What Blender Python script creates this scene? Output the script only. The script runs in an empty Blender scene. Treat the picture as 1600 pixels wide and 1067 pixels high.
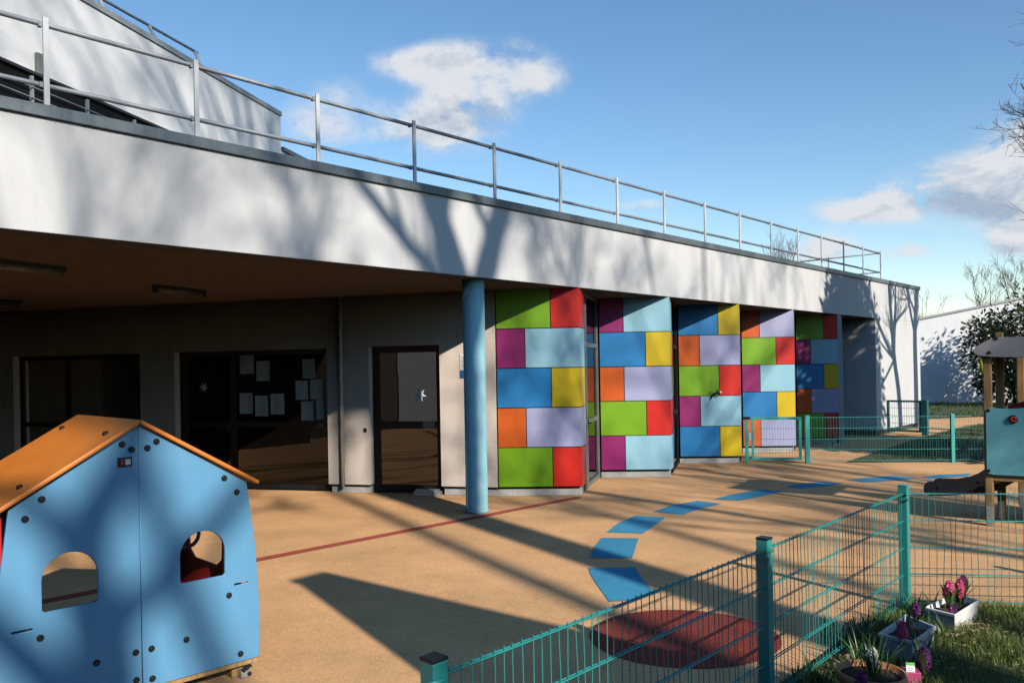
import bpy, bmesh, math, random
from mathutils import Vector, Matrix
R = math.radians
sc = bpy.context.scene
C = sc.collection

# ------------------------------------------------------------------ camera model (photo 1600 x 1067)
F, CX, CY, ROL, EYE = 1250.0, 800.0, 579.7, -0.018, 1.814
_c, _s = math.cos(ROL), math.sin(ROL)
def ray(x, y):
    a = (x-CX)/F; b = (y-CY)/F
    return Vector((a*_c+b*_s, 1.0, -(-a*_s+b*_c)))
def G(x, y, z=0.0):
    r = ray(x, y); return Vector((0, 0, EYE)) + r*((z-EYE)/r.z)
def PL(x, y, p, n):
    r = ray(x, y); t = ((p[0])*n[0]+(p[1])*n[1])/(r.x*n[0]+r.y*n[1])
    return Vector((0, 0, EYE)) + r*t

cam = bpy.data.cameras.new('camera'); cam.sensor_width = 36; cam.sensor_fit = 'HORIZONTAL'
cam.lens = F/1600*36; cam.shift_y = (CY-533.5)/1600; cam.clip_end = 2000; cam.clip_start = 0.05
co = bpy.data.objects.new('camera', cam); C.objects.link(co)
co.location = (0, 0, EYE); co.rotation_euler = (R(90), -ROL, 0)
sc.camera = co

# ------------------------------------------------------------------ light
SUN_AZ, SUN_EL = -31.5, 28.0
lh = Vector((math.sin(R(SUN_AZ)), math.cos(R(SUN_AZ)), 0))          # way the light travels, seen from above
TOSUN = Vector((-lh.x*math.cos(R(SUN_EL)), -lh.y*math.cos(R(SUN_EL)), math.sin(R(SUN_EL))))
LAT = Vector((lh.y, -lh.x, 0))
sl = bpy.data.lights.new('sun', 'SUN'); sl.energy = 4.8; sl.angle = R(0.55); sl.color = (1.0, 0.935, 0.83)
so = bpy.data.objects.new('sun', sl); C.objects.link(so)
so.rotation_euler = (-TOSUN).to_track_quat('-Z', 'Y').to_euler()

# ------------------------------------------------------------------ materials
def nodes(m):
    m.use_nodes = True; nt = m.node_tree
    return nt, nt.nodes, nt.links, nt.nodes['Principled BSDF']
def mat(name, col, rough=0.6, var=0.12, scale=6.0, bump=0.0, bscale=60.0, metal=0.0, spec=0.5, dirt=0.0, dirtcol=(0.12, 0.1, 0.08), dscale=1.5, coat=0.0, detail=6):
    m = bpy.data.materials.new(name); nt, N, L, b = nodes(m)
    tc = N.new('ShaderNodeTexCoord'); nz = N.new('ShaderNodeTexNoise')
    nz.inputs['Scale'].default_value = scale; nz.inputs['Detail'].default_value = detail; nz.inputs['Roughness'].default_value = 0.65
    L.new(tc.outputs['Object'], nz.inputs['Vector'])
    rp = N.new('ShaderNodeValToRGB')
    rp.color_ramp.elements[0].position = 0.3; rp.color_ramp.elements[1].position = 0.7
    rp.color_ramp.elements[0].color = (*[max(0, c*(1-var)) for c in col], 1)
    rp.color_ramp.elements[1].color = (*[min(1, c*(1+var)) for c in col], 1)
    L.new(nz.outputs['Fac'], rp.inputs['Fac'])
    out = rp.outputs['Color']
    if dirt > 0:
        n2 = N.new('ShaderNodeTexNoise'); n2.inputs['Scale'].default_value = dscale; n2.inputs['Detail'].default_value = 8; n2.inputs['Roughness'].default_value = 0.7
        L.new(tc.outputs['Object'], n2.inputs['Vector'])
        r2 = N.new('ShaderNodeMapRange'); r2.inputs['From Min'].default_value = 0.48; r2.inputs['From Max'].default_value = 0.75
        r2.inputs['To Max'].default_value = dirt; L.new(n2.outputs['Fac'], r2.inputs['Value'])
        mx = N.new('ShaderNodeMix'); mx.data_type = 'RGBA'; mx.inputs['B'].default_value = (*dirtcol, 1)
        L.new(r2.outputs['Result'], mx.inputs['Factor']); L.new(out, mx.inputs['A']); out = mx.outputs['Result']
    L.new(out, b.inputs['Base Color'])
    rr = N.new('ShaderNodeMapRange'); rr.inputs['To Min'].default_value = max(0, rough-0.08); rr.inputs['To Max'].default_value = min(1, rough+0.08)
    L.new(nz.outputs['Fac'], rr.inputs['Value']); L.new(rr.outputs['Result'], b.inputs['Roughness'])
    b.inputs['Metallic'].default_value = metal; b.inputs['Specular IOR Level'].default_value = spec
    b.inputs['Coat Weight'].default_value = coat
    if bump > 0:
        n3 = N.new('ShaderNodeTexNoise'); n3.inputs['Scale'].default_value = bscale; n3.inputs['Detail'].default_value = 4
        L.new(tc.outputs['Object'], n3.inputs['Vector'])
        bp = N.new('ShaderNodeBump'); bp.inputs['Strength'].default_value = bump; bp.inputs['Distance'].default_value = 0.01
        L.new(n3.outputs['Fac'], bp.inputs['Height']); L.new(bp.outputs['Normal'], b.inputs['Normal'])
    return m

def rubber(name, col, speck=0.5):
    """granulated safety surface: two sizes of crumb, worn and dusty patches"""
    m = bpy.data.materials.new(name); nt, N, L, b = nodes(m)
    tc = N.new('ShaderNodeTexCoord')
    v = N.new('ShaderNodeTexVoronoi'); v.inputs['Scale'].default_value = 210; L.new(tc.outputs['Object'], v.inputs['Vector'])
    sep = N.new('ShaderNodeSeparateColor'); L.new(v.outputs['Color'], sep.inputs['Color'])
    rp = N.new('ShaderNodeValToRGB'); cr = rp.color_ramp
    cr.elements[0].position = 0.0; cr.elements[0].color = (*[c*(1-speck) for c in col], 1)
    cr.elements[1].position = 1.0; cr.elements[1].color = (*[min(1, c*(1+speck*0.7)) for c in col], 1)
    e = cr.elements.new(0.25); e.color = (*[c*0.93 for c in col], 1)
    e = cr.elements.new(0.75); e.color = (*[c*1.06 for c in col], 1)
    L.new(sep.outputs['Red'], rp.inputs['Fac'])
    n2 = N.new('ShaderNodeTexNoise'); n2.inputs['Scale'].default_value = 0.9; n2.inputs['Detail'].default_value = 9; n2.inputs['Roughness'].default_value = 0.68
    L.new(tc.outputs['Object'], n2.inputs['Vector'])
    mr = N.new('ShaderNodeMapRange'); mr.inputs['From Min'].default_value = 0.3; mr.inputs['From Max'].default_value = 0.7
    mr.inputs['To Min'].default_value = 0.80; mr.inputs['To Max'].default_value = 1.14
    L.new(n2.outputs['Fac'], mr.inputs['Value'])
    mx = N.new('ShaderNodeMix'); mx.data_type = 'RGBA'; mx.blend_type = 'MULTIPLY'; mx.inputs['Factor'].default_value = 1
    L.new(rp.outputs['Color'], mx.inputs['A']); L.new(mr.outputs['Result'], mx.inputs['B'])
    n4 = N.new('ShaderNodeTexNoise'); n4.inputs['Scale'].default_value = 3.4; n4.inputs['Detail'].default_value = 12; n4.inputs['Roughness'].default_value = 0.75; n4.inputs['Distortion'].default_value = 0.6
    L.new(tc.outputs['Object'], n4.inputs['Vector'])
    m4 = N.new('ShaderNodeMapRange'); m4.inputs['From Min'].default_value = 0.58; m4.inputs['From Max'].default_value = 0.74; m4.inputs['To Min'].default_value = 0.0; m4.inputs['To Max'].default_value = 0.38
    L.new(n4.outputs['Fac'], m4.inputs['Value'])
    mx4 = N.new('ShaderNodeMix'); mx4.data_type = 'RGBA'; mx4.inputs['B'].default_value = (0.20, 0.13, 0.075, 1)
    L.new(m4.outputs['Result'], mx4.inputs['Factor']); L.new(mx.outputs['Result'], mx4.inputs['A'])
    L.new(mx4.outputs['Result'], b.inputs['Base Color'])
    b.inputs['Roughness'].default_value = 0.93; b.inputs['Specular IOR Level'].default_value = 0.25
    bp = N.new('ShaderNodeBump'); bp.inputs['Strength'].default_value = 0.5; bp.inputs['Distance'].default_value = 0.004
    L.new(v.outputs['Distance'], bp.inputs['Height']); L.new(bp.outputs['Normal'], b.inputs['Normal'])
    return m

def leafmat(name, c1, c2, scale=3.0, rough=0.5, trans=0.25):
    m = bpy.data.materials.new(name); nt, N, L, b = nodes(m)
    g = N.new('ShaderNodeNewGeometry'); tc = N.new('ShaderNodeTexCoord')
    nz = N.new('ShaderNodeTexNoise'); nz.inputs['Scale'].default_value = scale; L.new(tc.outputs['Object'], nz.inputs['Vector'])
    ad = N.new('ShaderNodeMath'); ad.operation = 'ADD'; L.new(g.outputs['Random Per Island'], ad.inputs[0]); L.new(nz.outputs['Fac'], ad.inputs[1])
    ml = N.new('ShaderNodeMath'); ml.operation = 'MULTIPLY'; ml.inputs[1].default_value = 0.5; L.new(ad.outputs[0], ml.inputs[0])
    rp = N.new('ShaderNodeValToRGB'); rp.color_ramp.elements[0].color = (*c1, 1); rp.color_ramp.elements[1].color = (*c2, 1)
    rp.color_ramp.elements[0].position = 0.2; rp.color_ramp.elements[1].position = 0.85
    L.new(ml.outputs[0], rp.inputs['Fac']); L.new(rp.outputs['Color'], b.inputs['Base Color'])
    b.inputs['Roughness'].default_value = rough
    t = N.new('ShaderNodeBsdfTranslucent'); L.new(rp.outputs['Color'], t.inputs['Color'])
    ms = N.new('ShaderNodeMixShader'); ms.inputs[0].default_value = trans
    L.new(b.outputs[0], ms.inputs[1]); L.new(t.outputs[0], ms.inputs[2])
    L.new(ms.outputs[0], N['Material Output'].inputs['Surface'])
    return m

def glassmat(name, tint=0.28, ior=1.5):
    m = bpy.data.materials.new(name); nt, N, L, b = nodes(m)
    tr = N.new('ShaderNodeBsdfTransparent'); tr.inputs['Color'].default_value = (tint, tint*1.02, tint*0.98, 1)
    gl = N.new('ShaderNodeBsdfGlossy'); gl.inputs['Roughness'].default_value = 0.01
    tc = N.new('ShaderNodeTexCoord'); nz = N.new('ShaderNodeTexNoise'); nz.inputs['Scale'].default_value = 1.3; L.new(tc.outputs['Object'], nz.inputs['Vector'])
    bp = N.new('ShaderNodeBump'); bp.inputs['Strength'].default_value = 0.03; bp.inputs['Distance'].default_value = 0.05; L.new(nz.outputs['Fac'], bp.inputs['Height'])
    L.new(bp.outputs['Normal'], gl.inputs['Normal'])
    fr = N.new('ShaderNodeFresnel'); fr.inputs['IOR'].default_value = ior
    ms = N.new('ShaderNodeMixShader'); L.new(fr.outputs[0], ms.inputs[0]); L.new(tr.outputs[0], ms.inputs[1]); L.new(gl.outputs[0], ms.inputs[2])
    L.new(ms.outputs[0], N['Material Output'].inputs['Surface'])
    return m

def woodmat(name, c1, c2):
    m = bpy.data.materials.new(name); nt, N, L, b = nodes(m)
    tc = N.new('ShaderNodeTexCoord'); mp = N.new('ShaderNodeMapping'); mp.inputs['Scale'].default_value = (14, 14, 1.2)
    L.new(tc.outputs['Object'], mp.inputs['Vector'])
    nz = N.new('ShaderNodeTexNoise'); nz.inputs['Scale'].default_value = 3; nz.inputs['Detail'].default_value = 8; L.new(mp.outputs[0], nz.inputs['Vector'])
    rp = N.new('ShaderNodeValToRGB'); rp.color_ramp.elements[0].color = (*c1, 1); rp.color_ramp.elements[1].color = (*c2, 1)
    rp.color_ramp.elements[0].position = 0.3; rp.color_ramp.elements[1].position = 0.7
    L.new(nz.outputs['Fac'], rp.inputs['Fac']); L.new(rp.outputs['Color'], b.inputs['Base Color']); b.inputs['Roughness'].default_value = 0.75
    return m

M = {}
M['bright'] = mat('sunlit_white_render', (0.76, 0.75, 0.745), 0.9, 0.03, 2.0, 0.25, 140, dirt=0.08, dirtcol=(0.5, 0.47, 0.43), dscale=0.8)  # paler copy of the white render, so these walls look more sunlit
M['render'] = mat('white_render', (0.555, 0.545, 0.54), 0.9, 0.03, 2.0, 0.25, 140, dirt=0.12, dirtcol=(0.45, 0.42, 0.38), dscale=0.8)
M['render_in'] = mat('wall_paint', (0.69, 0.58, 0.50), 0.9, 0.04, 2.0, 0.2, 140, dirt=0.15, dirtcol=(0.4, 0.35, 0.3))
M['brownwall'] = mat('dark_brown_wall', (0.13, 0.09, 0.07), 0.9, 0.2, 3)  # for the added sky block and unseen walls kept dark in reflections
M['soffit'] = mat('soffit_paint', (0.82, 0.64, 0.51), 0.9, 0.05, 1.5, 0.1, 90, dirt=0.15, dirtcol=(0.35, 0.27, 0.2))
M['coping'] = mat('coping_zinc', (0.14, 0.165, 0.18), 0.45, 0.1, 3.0, metal=0.3, dirt=0.25, dirtcol=(0.3, 0.3, 0.28))
M['steel'] = mat('galvanised_steel', (0.31, 0.335, 0.36), 0.6, 0.15, 9.0, metal=0.35)
M['alu'] = mat('aluminium_post', (0.60, 0.60, 0.585), 0.55, 0.08, 7.0, metal=0.2)
M['zinclight'] = mat('light_zinc_coping', (0.36, 0.36, 0.36), 0.5, 0.1, 3.0, metal=0.3)
M['frame'] = mat('dark_frame_paint', (0.012, 0.013, 0.015), 0.5, 0.15, 5, spec=0.2)
M['greyframe'] = mat('grey_frame_paint', (0.16, 0.17, 0.16), 0.45, 0.12, 5)
M['plinth'] = mat('concrete_plinth', (0.46, 0.44, 0.41), 0.9, 0.12, 5, 0.4, 60, dirt=0.4, dirtcol=(0.2, 0.17, 0.13), dscale=4)
M['gap'] = mat('black_gap', (0.02, 0.02, 0.022), 0.7, 0.1)
M['column'] = mat('turquoise_column_paint', (0.31, 0.565, 0.60), 0.55, 0.04, 4, 0.12, 50, dirt=0.2, dirtcol=(0.2, 0.33, 0.36), dscale=3)
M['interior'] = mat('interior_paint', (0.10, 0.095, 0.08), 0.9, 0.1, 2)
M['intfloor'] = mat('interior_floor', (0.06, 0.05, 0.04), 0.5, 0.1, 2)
M['glass'] = glassmat('window_glass'); M['doorglass'] = glassmat('door_glass', 0.22, 1.85)
M['paper'] = mat('paper_sheet', (0.72, 0.70, 0.62), 0.9, 0.05, 20)
M['starwhite'] = mat('star_paper', (0.85, 0.85, 0.85), 0.8, 0.04, 20)
M['ground'] = mat('lawn_soil', (0.055, 0.065, 0.025), 0.95, 0.35, 7, 0.6, 30, dirt=0.6, dirtcol=(0.10, 0.075, 0.045), dscale=3)
M['rubber'] = rubber('tan_rubber', (0.76, 0.425, 0.20), 0.36)
M['redrubber'] = rubber('red_rubber', (0.25, 0.042, 0.028), 0.4)
M['linerubber'] = rubber('brick_red_line_rubber', (0.42, 0.085, 0.055), 0.35)
M['bluerubber'] = rubber('blue_rubber', (0.055, 0.29, 0.46), 0.35)
M['teal'] = mat('teal_powder_coat', (0.022, 0.245, 0.225), 0.42, 0.08, 9, coat=0.15, dirt=0.25, dirtcol=(0.05, 0.2, 0.18), dscale=12)
M['teal_lit'] = mat('lit_teal_coat', (0.05, 0.37, 0.32), 0.42, 0.08, 9, dirt=0.2, dirtcol=(0.08, 0.28, 0.25), dscale=12)  # lighter copy of the teal, so the gate and far fence look lit
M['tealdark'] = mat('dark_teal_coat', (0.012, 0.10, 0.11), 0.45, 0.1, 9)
M['blackplastic'] = mat('black_plastic', (0.010, 0.010, 0.012), 0.45, 0.1, 20, spec=0.3)
M['houseblue'] = mat('blue_board', (0.115, 0.30, 0.48), 0.42, 0.04, 3, 0.06, 300, dirt=0.18, dirtcol=(0.15, 0.29, 0.42), dscale=5)
M['houseorange'] = mat('orange_board', (0.68, 0.195, 0.020), 0.5, 0.05, 3, 0.06, 300, dirt=0.07, dirtcol=(0.4, 0.18, 0.06), dscale=5)
M['housered'] = mat('red_board', (0.42, 0.018, 0.016), 0.45, 0.06, 3)
M['wood'] = woodmat('glued_timber', (0.30, 0.155, 0.05), (0.50, 0.29, 0.11))
M['turq'] = mat('turquoise_board', (0.17, 0.47, 0.50), 0.45, 0.04, 3, 0.05, 200, dirt=0.15, dirtcol=(0.25, 0.45, 0.45))
M['greyboard'] = mat('grey_board', (0.28, 0.265, 0.265), 0.55, 0.06, 4, 0.05, 200)
M['slide'] = mat('brown_grey_board', (0.20, 0.15, 0.125), 0.55, 0.08, 4)
M['lime'] = mat('lime_board', (0.40, 0.52, 0.03), 0.5, 0.06, 4)
M['bark'] = mat('grey_bark', (0.17, 0.145, 0.12), 0.9, 0.3, 8, 0.6, 20)
M['twig'] = mat('brown_twig', (0.13, 0.095, 0.072), 0.9, 0.25, 8)
M['terracotta'] = mat('terracotta', (0.48, 0.20, 0.085), 0.85, 0.12, 9, 0.2, 60, dirt=0.35, dirtcol=(0.5, 0.4, 0.3), dscale=8)
M['planter'] = mat('white_plastic_planter', (0.74, 0.72, 0.68), 0.5, 0.05, 9, dirt=0.55, dirtcol=(0.34, 0.29, 0.22), dscale=9)
M['planter2'] = mat('grey_plastic_planter', (0.46, 0.47, 0.50), 0.5, 0.06, 9, dirt=0.5, dirtcol=(0.2, 0.19, 0.17), dscale=9)
M['soil'] = mat('potting_soil', (0.035, 0.024, 0.016), 0.95, 0.4, 30, 1.0, 80)
M['pinkpot'] = mat('pink_plastic', (0.42, 0.06, 0.16), 0.45, 0.08, 9)
M['tagwhite'] = mat('white_tag', (0.8, 0.8, 0.78), 0.5, 0.03, 20)
M['taggreen'] = mat('green_tag', (0.12, 0.5, 0.06), 0.5, 0.05, 20)
M['signblue'] = mat('sign_blue', (0.02, 0.10, 0.30), 0.5, 0.05, 20)
M['metalgrey'] = mat('zinc_bracket', (0.42, 0.42, 0.42), 0.45, 0.15, 20, metal=0.6)
M['pipe'] = mat('cream_pipe', (0.62, 0.52, 0.40), 0.6, 0.05, 6)
M['lamp'] = mat('lamp_plastic', (0.55, 0.52, 0.47), 0.4, 0.06, 6)
M['louvre'] = mat('dark_louvre_paint', (0.006, 0.006, 0.007), 0.7, 0.15, 6, spec=0.2)
M['pink'] = leafmat('pink_petal', (0.62, 0.02, 0.13), (0.90, 0.14, 0.32), 30, 0.5, 0.2)
M['purple'] = leafmat('purple_petal', (0.10, 0.012, 0.10), (0.27, 0.04, 0.26), 30, 0.5, 0.2)
M['white'] = leafmat('white_petal', (0.62, 0.66, 0.45), (0.85, 0.85, 0.72), 30, 0.5, 0.2)
M['strap'] = leafmat('strap_leaf', (0.03, 0.085, 0.018), (0.10, 0.19, 0.045), 9, 0.4, 0.2)
M['grass'] = leafmat('grass_blade', (0.065, 0.125, 0.016), (0.235, 0.28, 0.07), 2.2, 0.55, 0.3)
M['fargrass'] = leafmat('far_grass_blade', (0.040, 0.080, 0.012), (0.11, 0.16, 0.035), 1.0, 0.6, 0.3)
M['deadleaf'] = leafmat('dry_leaf', (0.20, 0.115, 0.05), (0.50, 0.36, 0.21), 12, 0.8, 0.15)
M['bush'] = leafmat('evergreen_leaf', (0.016, 0.034, 0.009), (0.075, 0.10, 0.028), 1.5, 0.35, 0.12)
M['conifer'] = leafmat('conifer_leaf', (0.014, 0.032, 0.010), (0.045, 0.07, 0.022), 1.5, 0.5, 0.1)

def weather(m, strength=0.35, sx=3.0):
    '''rain streaks: noise stretched along the height, multiplied over the paint'''
    nt, N, L, b = nodes(m); src = b.inputs['Base Color'].links[0].from_socket
    tc = N.new('ShaderNodeTexCoord'); mp = N.new('ShaderNodeMapping'); mp.inputs['Scale'].default_value = (sx, sx, 0.22); L.new(tc.outputs['Object'], mp.inputs['Vector'])
    nz = N.new('ShaderNodeTexNoise'); nz.inputs['Scale'].default_value = 2.2; nz.inputs['Detail'].default_value = 10; nz.inputs['Roughness'].default_value = 0.72; L.new(mp.outputs[0], nz.inputs['Vector'])
    mr = N.new('ShaderNodeMapRange'); mr.inputs['From Min'].default_value = 0.45; mr.inputs['From Max'].default_value = 0.75; mr.inputs['To Min'].default_value = 1.0; mr.inputs['To Max'].default_value = 1-strength
    L.new(nz.outputs['Fac'], mr.inputs['Value'])
    mx = N.new('ShaderNodeMix'); mx.data_type = 'RGBA'; mx.blend_type = 'MULTIPLY'; mx.inputs['Factor'].default_value = 1
    L.new(src, mx.inputs['A']); L.new(mr.outputs['Result'], mx.inputs['B']); L.new(mx.outputs['Result'], b.inputs['Base Color'])
weather(M['render'], 0.07); weather(M['render_in'], 0.10); weather(M['coping'], 0.35, 6); weather(M['houseblue'], 0.08, 5); weather(M['turq'], 0.05, 5)
weather(M['houseorange'], 0.08, 5); weather(M['column'], 0.08, 6)
PC = {  # cladding colours
 'green': (0.225, 0.46, 0.012), 'red': (0.72, 0.022, 0.012), 'purple': (0.33, 0.018, 0.155), 'sky': (0.36, 0.66, 0.78),
 'blue': (0.022, 0.235, 0.56), 'yellow': (0.80, 0.56, 0.012), 'orange': (0.74, 0.125, 0.012), 'lilac': (0.46, 0.46, 0.70)}
for k, v in PC.items():
    v = tuple(c*0.80 for c in v)
    M['p_'+k] = mat(k+'_cladding', v, 0.42, 0.03, 2.5, 0.03, 300, dirt=0.10, dirtcol=tuple(c*0.6+0.06 for c in v), dscale=2.2)

# ------------------------------------------------------------------ mesh helpers
class MB:
    def __init__(s, fr=None):
        s.v = []; s.f = []; s.sm = []; s.fr = fr
    def p(s, co):
        co = Vector(co)
        s.v.append(s.fr @ co if s.fr is not None else co); return len(s.v)-1
    def face(s, idx, smooth=False):
        s.f.append(tuple(idx)); s.sm.append(smooth)
    def poly(s, pts, smooth=False):
        s.face([s.p(q) for q in pts], smooth)
    def box(s, a, b):
        x0, y0, z0 = a; x1, y1, z1 = b
        i = [s.p(q) for q in ((x0,y0,z0),(x1,y0,z0),(x1,y1,z0),(x0,y1,z0),(x0,y0,z1),(x1,y0,z1),(x1,y1,z1),(x0,y1,z1))]
        for f in ((3,2,1,0),(4,5,6,7),(0,1,5,4),(1,2,6,5),(2,3,7,6),(3,0,4,7)): s.face([i[k] for k in f])
        return s
    def prism(s, poly, z0, z1):
        lo = [s.p((x, y, z0)) for x, y in poly]; hi = [s.p((x, y, z1)) for x, y in poly]; n = len(poly)
        s.face(lo[::-1]); s.face(hi)
        for k in range(n): s.face((lo[k], lo[(k+1) % n], hi[(k+1) % n], hi[k]))
        return s
    def tube(s, pts, rad, n=8, caps=True, smooth=True):
        pts = [Vector(q) for q in pts]
        if not isinstance(rad, (list, tuple)): rad = [rad]*len(pts)
        prev = None; rings = []
        up = Vector((0.13, 0.31, 0.94))
        for k, q in enumerate(pts):
            d = (pts[min(k+1, len(pts)-1)]-pts[max(k-1, 0)])
            if d.length < 1e-9: d = Vector((0, 0, 1))
            d.normalize()
            if prev is None:
                a = d.cross(up)
                if a.length < 0.05: a = d.cross(Vector((1, 0, 0)))
            else:
                a = prev-d*prev.dot(d)
                if a.length < 1e-6: a = d.cross(up)
            a.normalize(); prev = a; b = d.cross(a)
            rings.append([s.p(q+(a*math.cos(2*math.pi*j/n)+b*math.sin(2*math.pi*j/n))*rad[k]) for j in range(n)])
        for k in range(len(rings)-1):
            for j in range(n):
                s.face((rings[k][j], rings[k][(j+1) % n], rings[k+1][(j+1) % n], rings[k+1][j]), smooth)
        if caps: s.face(rings[0][::-1]); s.face(rings[-1])
        return s
    def lathe(s, prof, n=24, c=(0, 0, 0), smooth=True):
        rings = [[s.p((c[0]+r*math.cos(2*math.pi*j/n), c[1]+r*math.sin(2*math.pi*j/n), c[2]+z)) for j in range(n)] for r, z in prof]
        for k in range(len(rings)-1):
            for j in range(n): s.face((rings[k][j], rings[k][(j+1) % n], rings[k+1][(j+1) % n], rings[k+1][j]), smooth)
        s.face(rings[0][::-1]); s.face(rings[-1]); return s
    def build(s, name, m, parent=None, bevel=0.0, label=None):
        me = bpy.data.meshes.new(name); me.from_pydata([tuple(q) for q in s.v], [], s.f)
        me.materials.append(m); me.polygons.foreach_set('use_smooth', s.sm); me.update()
        return link(name, me, parent, bevel, label)
def link(name, me, parent=None, bevel=0.0, label=None):
    o = bpy.data.objects.new(name, me); C.objects.link(o)
    if parent is not None:
        o.parent = parent; bpy.context.view_layer.update(); o.matrix_parent_inverse = parent.matrix_world.inverted()
    if bevel:
        b = o.modifiers.new('edge', 'BEVEL'); b.width = bevel; b.segments = 2; b.limit_method = 'ANGLE'; b.angle_limit = R(40)
    if label: o['label'] = label
    return o
def tag(o, label=None, cat=None, group=None, kind=None):
    for k, v in (('label', label), ('category', cat), ('group', group), ('kind', kind)):
        if v: o[k] = v
    return o
def empty(name, loc, label, cat, group=None):
    o = bpy.data.objects.new(name, None); C.objects.link(o); o.location = loc; o.empty_display_size = 0.2
    return tag(o, label, cat, group)
def frame3(o, x, y=None, z=Vector((0, 0, 1))):
    x = Vector((x[0], x[1], 0)).normalized(); y = z.cross(x) if y is None else Vector((y[0], y[1], 0)).normalized()
    o = Vector((o[0], o[1], o[2] if len(o) > 2 else 0))
    return Matrix(((x.x, y.x, z.x, o.x), (x.y, y.y, z.y, o.y), (x.z, y.z, z.z, o.z), (0, 0, 0, 1)))
def plate(name, outlines, thick, fr, m, parent=None, bevel=0.003, label=None):
    """flat board with rounded edges and holes; outlines are lists of (x, z) in the frame fr, board centred on local y = 0"""
    cu = bpy.data.curves.new(name, 'CURVE'); cu.dimensions = '2D'; cu.fill_mode = 'BOTH'
    cu.extrude = thick/2-bevel; cu.bevel_depth = bevel; cu.bevel_resolution = 1; cu.offset = -bevel
    for o in outlines:
        sp = cu.splines.new('POLY'); sp.points.add(len(o)-1); sp.use_cyclic_u = True
        for k, q in enumerate(o): sp.points[k].co = (q[0], q[1], 0, 1)
    ob = bpy.data.objects.new(name, cu); C.objects.link(ob)
    dg = bpy.context.evaluated_depsgraph_get(); dg.update()
    me = bpy.data.meshes.new_from_object(ob.evaluated_get(dg))
    bpy.data.objects.remove(ob); bpy.data.curves.remove(cu)
    me.transform(fr @ Matrix.Rotation(R(90), 4, 'X')); me.materials.clear(); me.materials.append(m); me.name = name
    return link(name, me, parent, 0, label)

# ------------------------------------------------------------------ facade frame: x along the facade, y away into the building
A = R(46.92)
dr = Vector((math.cos(A), math.sin(A), 0)); nn = Vector((-math.sin(A), math.cos(A), 0)); D = 7.16
F0 = nn*D
FAC = frame3(F0, dr, nn)
def fac(t, off=0, z=0): return F0+dr*t+nn*off+Vector((0, 0, z))
def on_fac(x, y, off=0):
    p = PL(x, y, F0+nn*off, nn); return p
EA = R(-3.59); ed = Vector((math.cos(EA), math.sin(EA), 0)); en = Vector((-ed.y, ed.x, 0))   # en points away from the viewer
TR = [9.096, 11.504, 13.951, 16.360, 18.765]; WD = [1.207, 1.163, 1.141, 1.084, 0.955]
PB, SOF, COP = 0.132, 3.0, 4.03
T0, T1 = -4.0, 24.9

# ================================================================== GROUND
def sheet(name, pts, z, m, kind='structure'):
    b = MB(); b.poly([(p[0], p[1], z) for p in pts]); o = b.build(name, m); o['kind'] = kind; return o
sheet('ground', [(-600, -600), (600, -600), (600, 600), (-600, 600)], -0.012, M['ground'])
P3 = G(1415, 947); P2 = G(1194, 842, 0.9); P1 = G(678, 1030, 0.9)
P4 = Vector((P3.x+2.27, P3.y-0.34, 0)); P5 = Vector((P3.x+4.54, P3.y-0.68, 0))
for q in (P1, P2, P3): q.z = 0
FL, FM, FR_ = G(1167, 722), G(1262, 723), G(1489, 722)
far_dir = (FR_-FM).normalized()
FE = FM+far_dir*7.0
fdo = (P3-P1).normalized(); fdo = Vector((fdo.y, -fdo.x, 0))*0.10
LAWN1 = [G(1321, 722), G(1402, 695), G(1444, 682), G(1507, 666), G(1536, 662), Vector((26, 20, 0)), FE]
sheet('playground', [(-22, -6), (-0.9, -6), P1-fdo, P2-fdo, P3-fdo, P4+Vector((0, .08, 0)), P5+Vector((0, .08, 0)), (9, 5), FE+Vector((0, 1, 0)),
                     (30, 25), (24, 34), (14, 33), (8, 45), (-22, 45)], -0.004, M['rubber'])
sheet('far_lawn', [(q[0], q[1]) for q in LAWN1], 0.0, M['ground'])
far2 = [G(1438, 655), G(1560, 650), Vector((34, 33, 0)), Vector((40, 60, 0)), Vector((16, 60, 0))]
sheet('back_lawn', [(q[0], q[1]) for q in far2], 0.0, M['ground'])

def ground_mark(name, pts, m, label, cat, z=0.0, group=None):
    b = MB(); b.poly([(q.x, q.y, z) for q in pts]); o = b.build(name, m); return tag(o, None, None, group, 'structure')
# red boundary line
a0, a1 = G(400, 874.5), G(905, 776.5)
ld = (a1-a0).normalized(); lp = Vector((-ld.y, ld.x, 0))*0.07
a2 = a0-ld*9
ground_mark('red_boundary_line', [a2-lp, a1-lp, a1+lp, a2+lp], M['linerubber'], '', '', 0.001)
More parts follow.
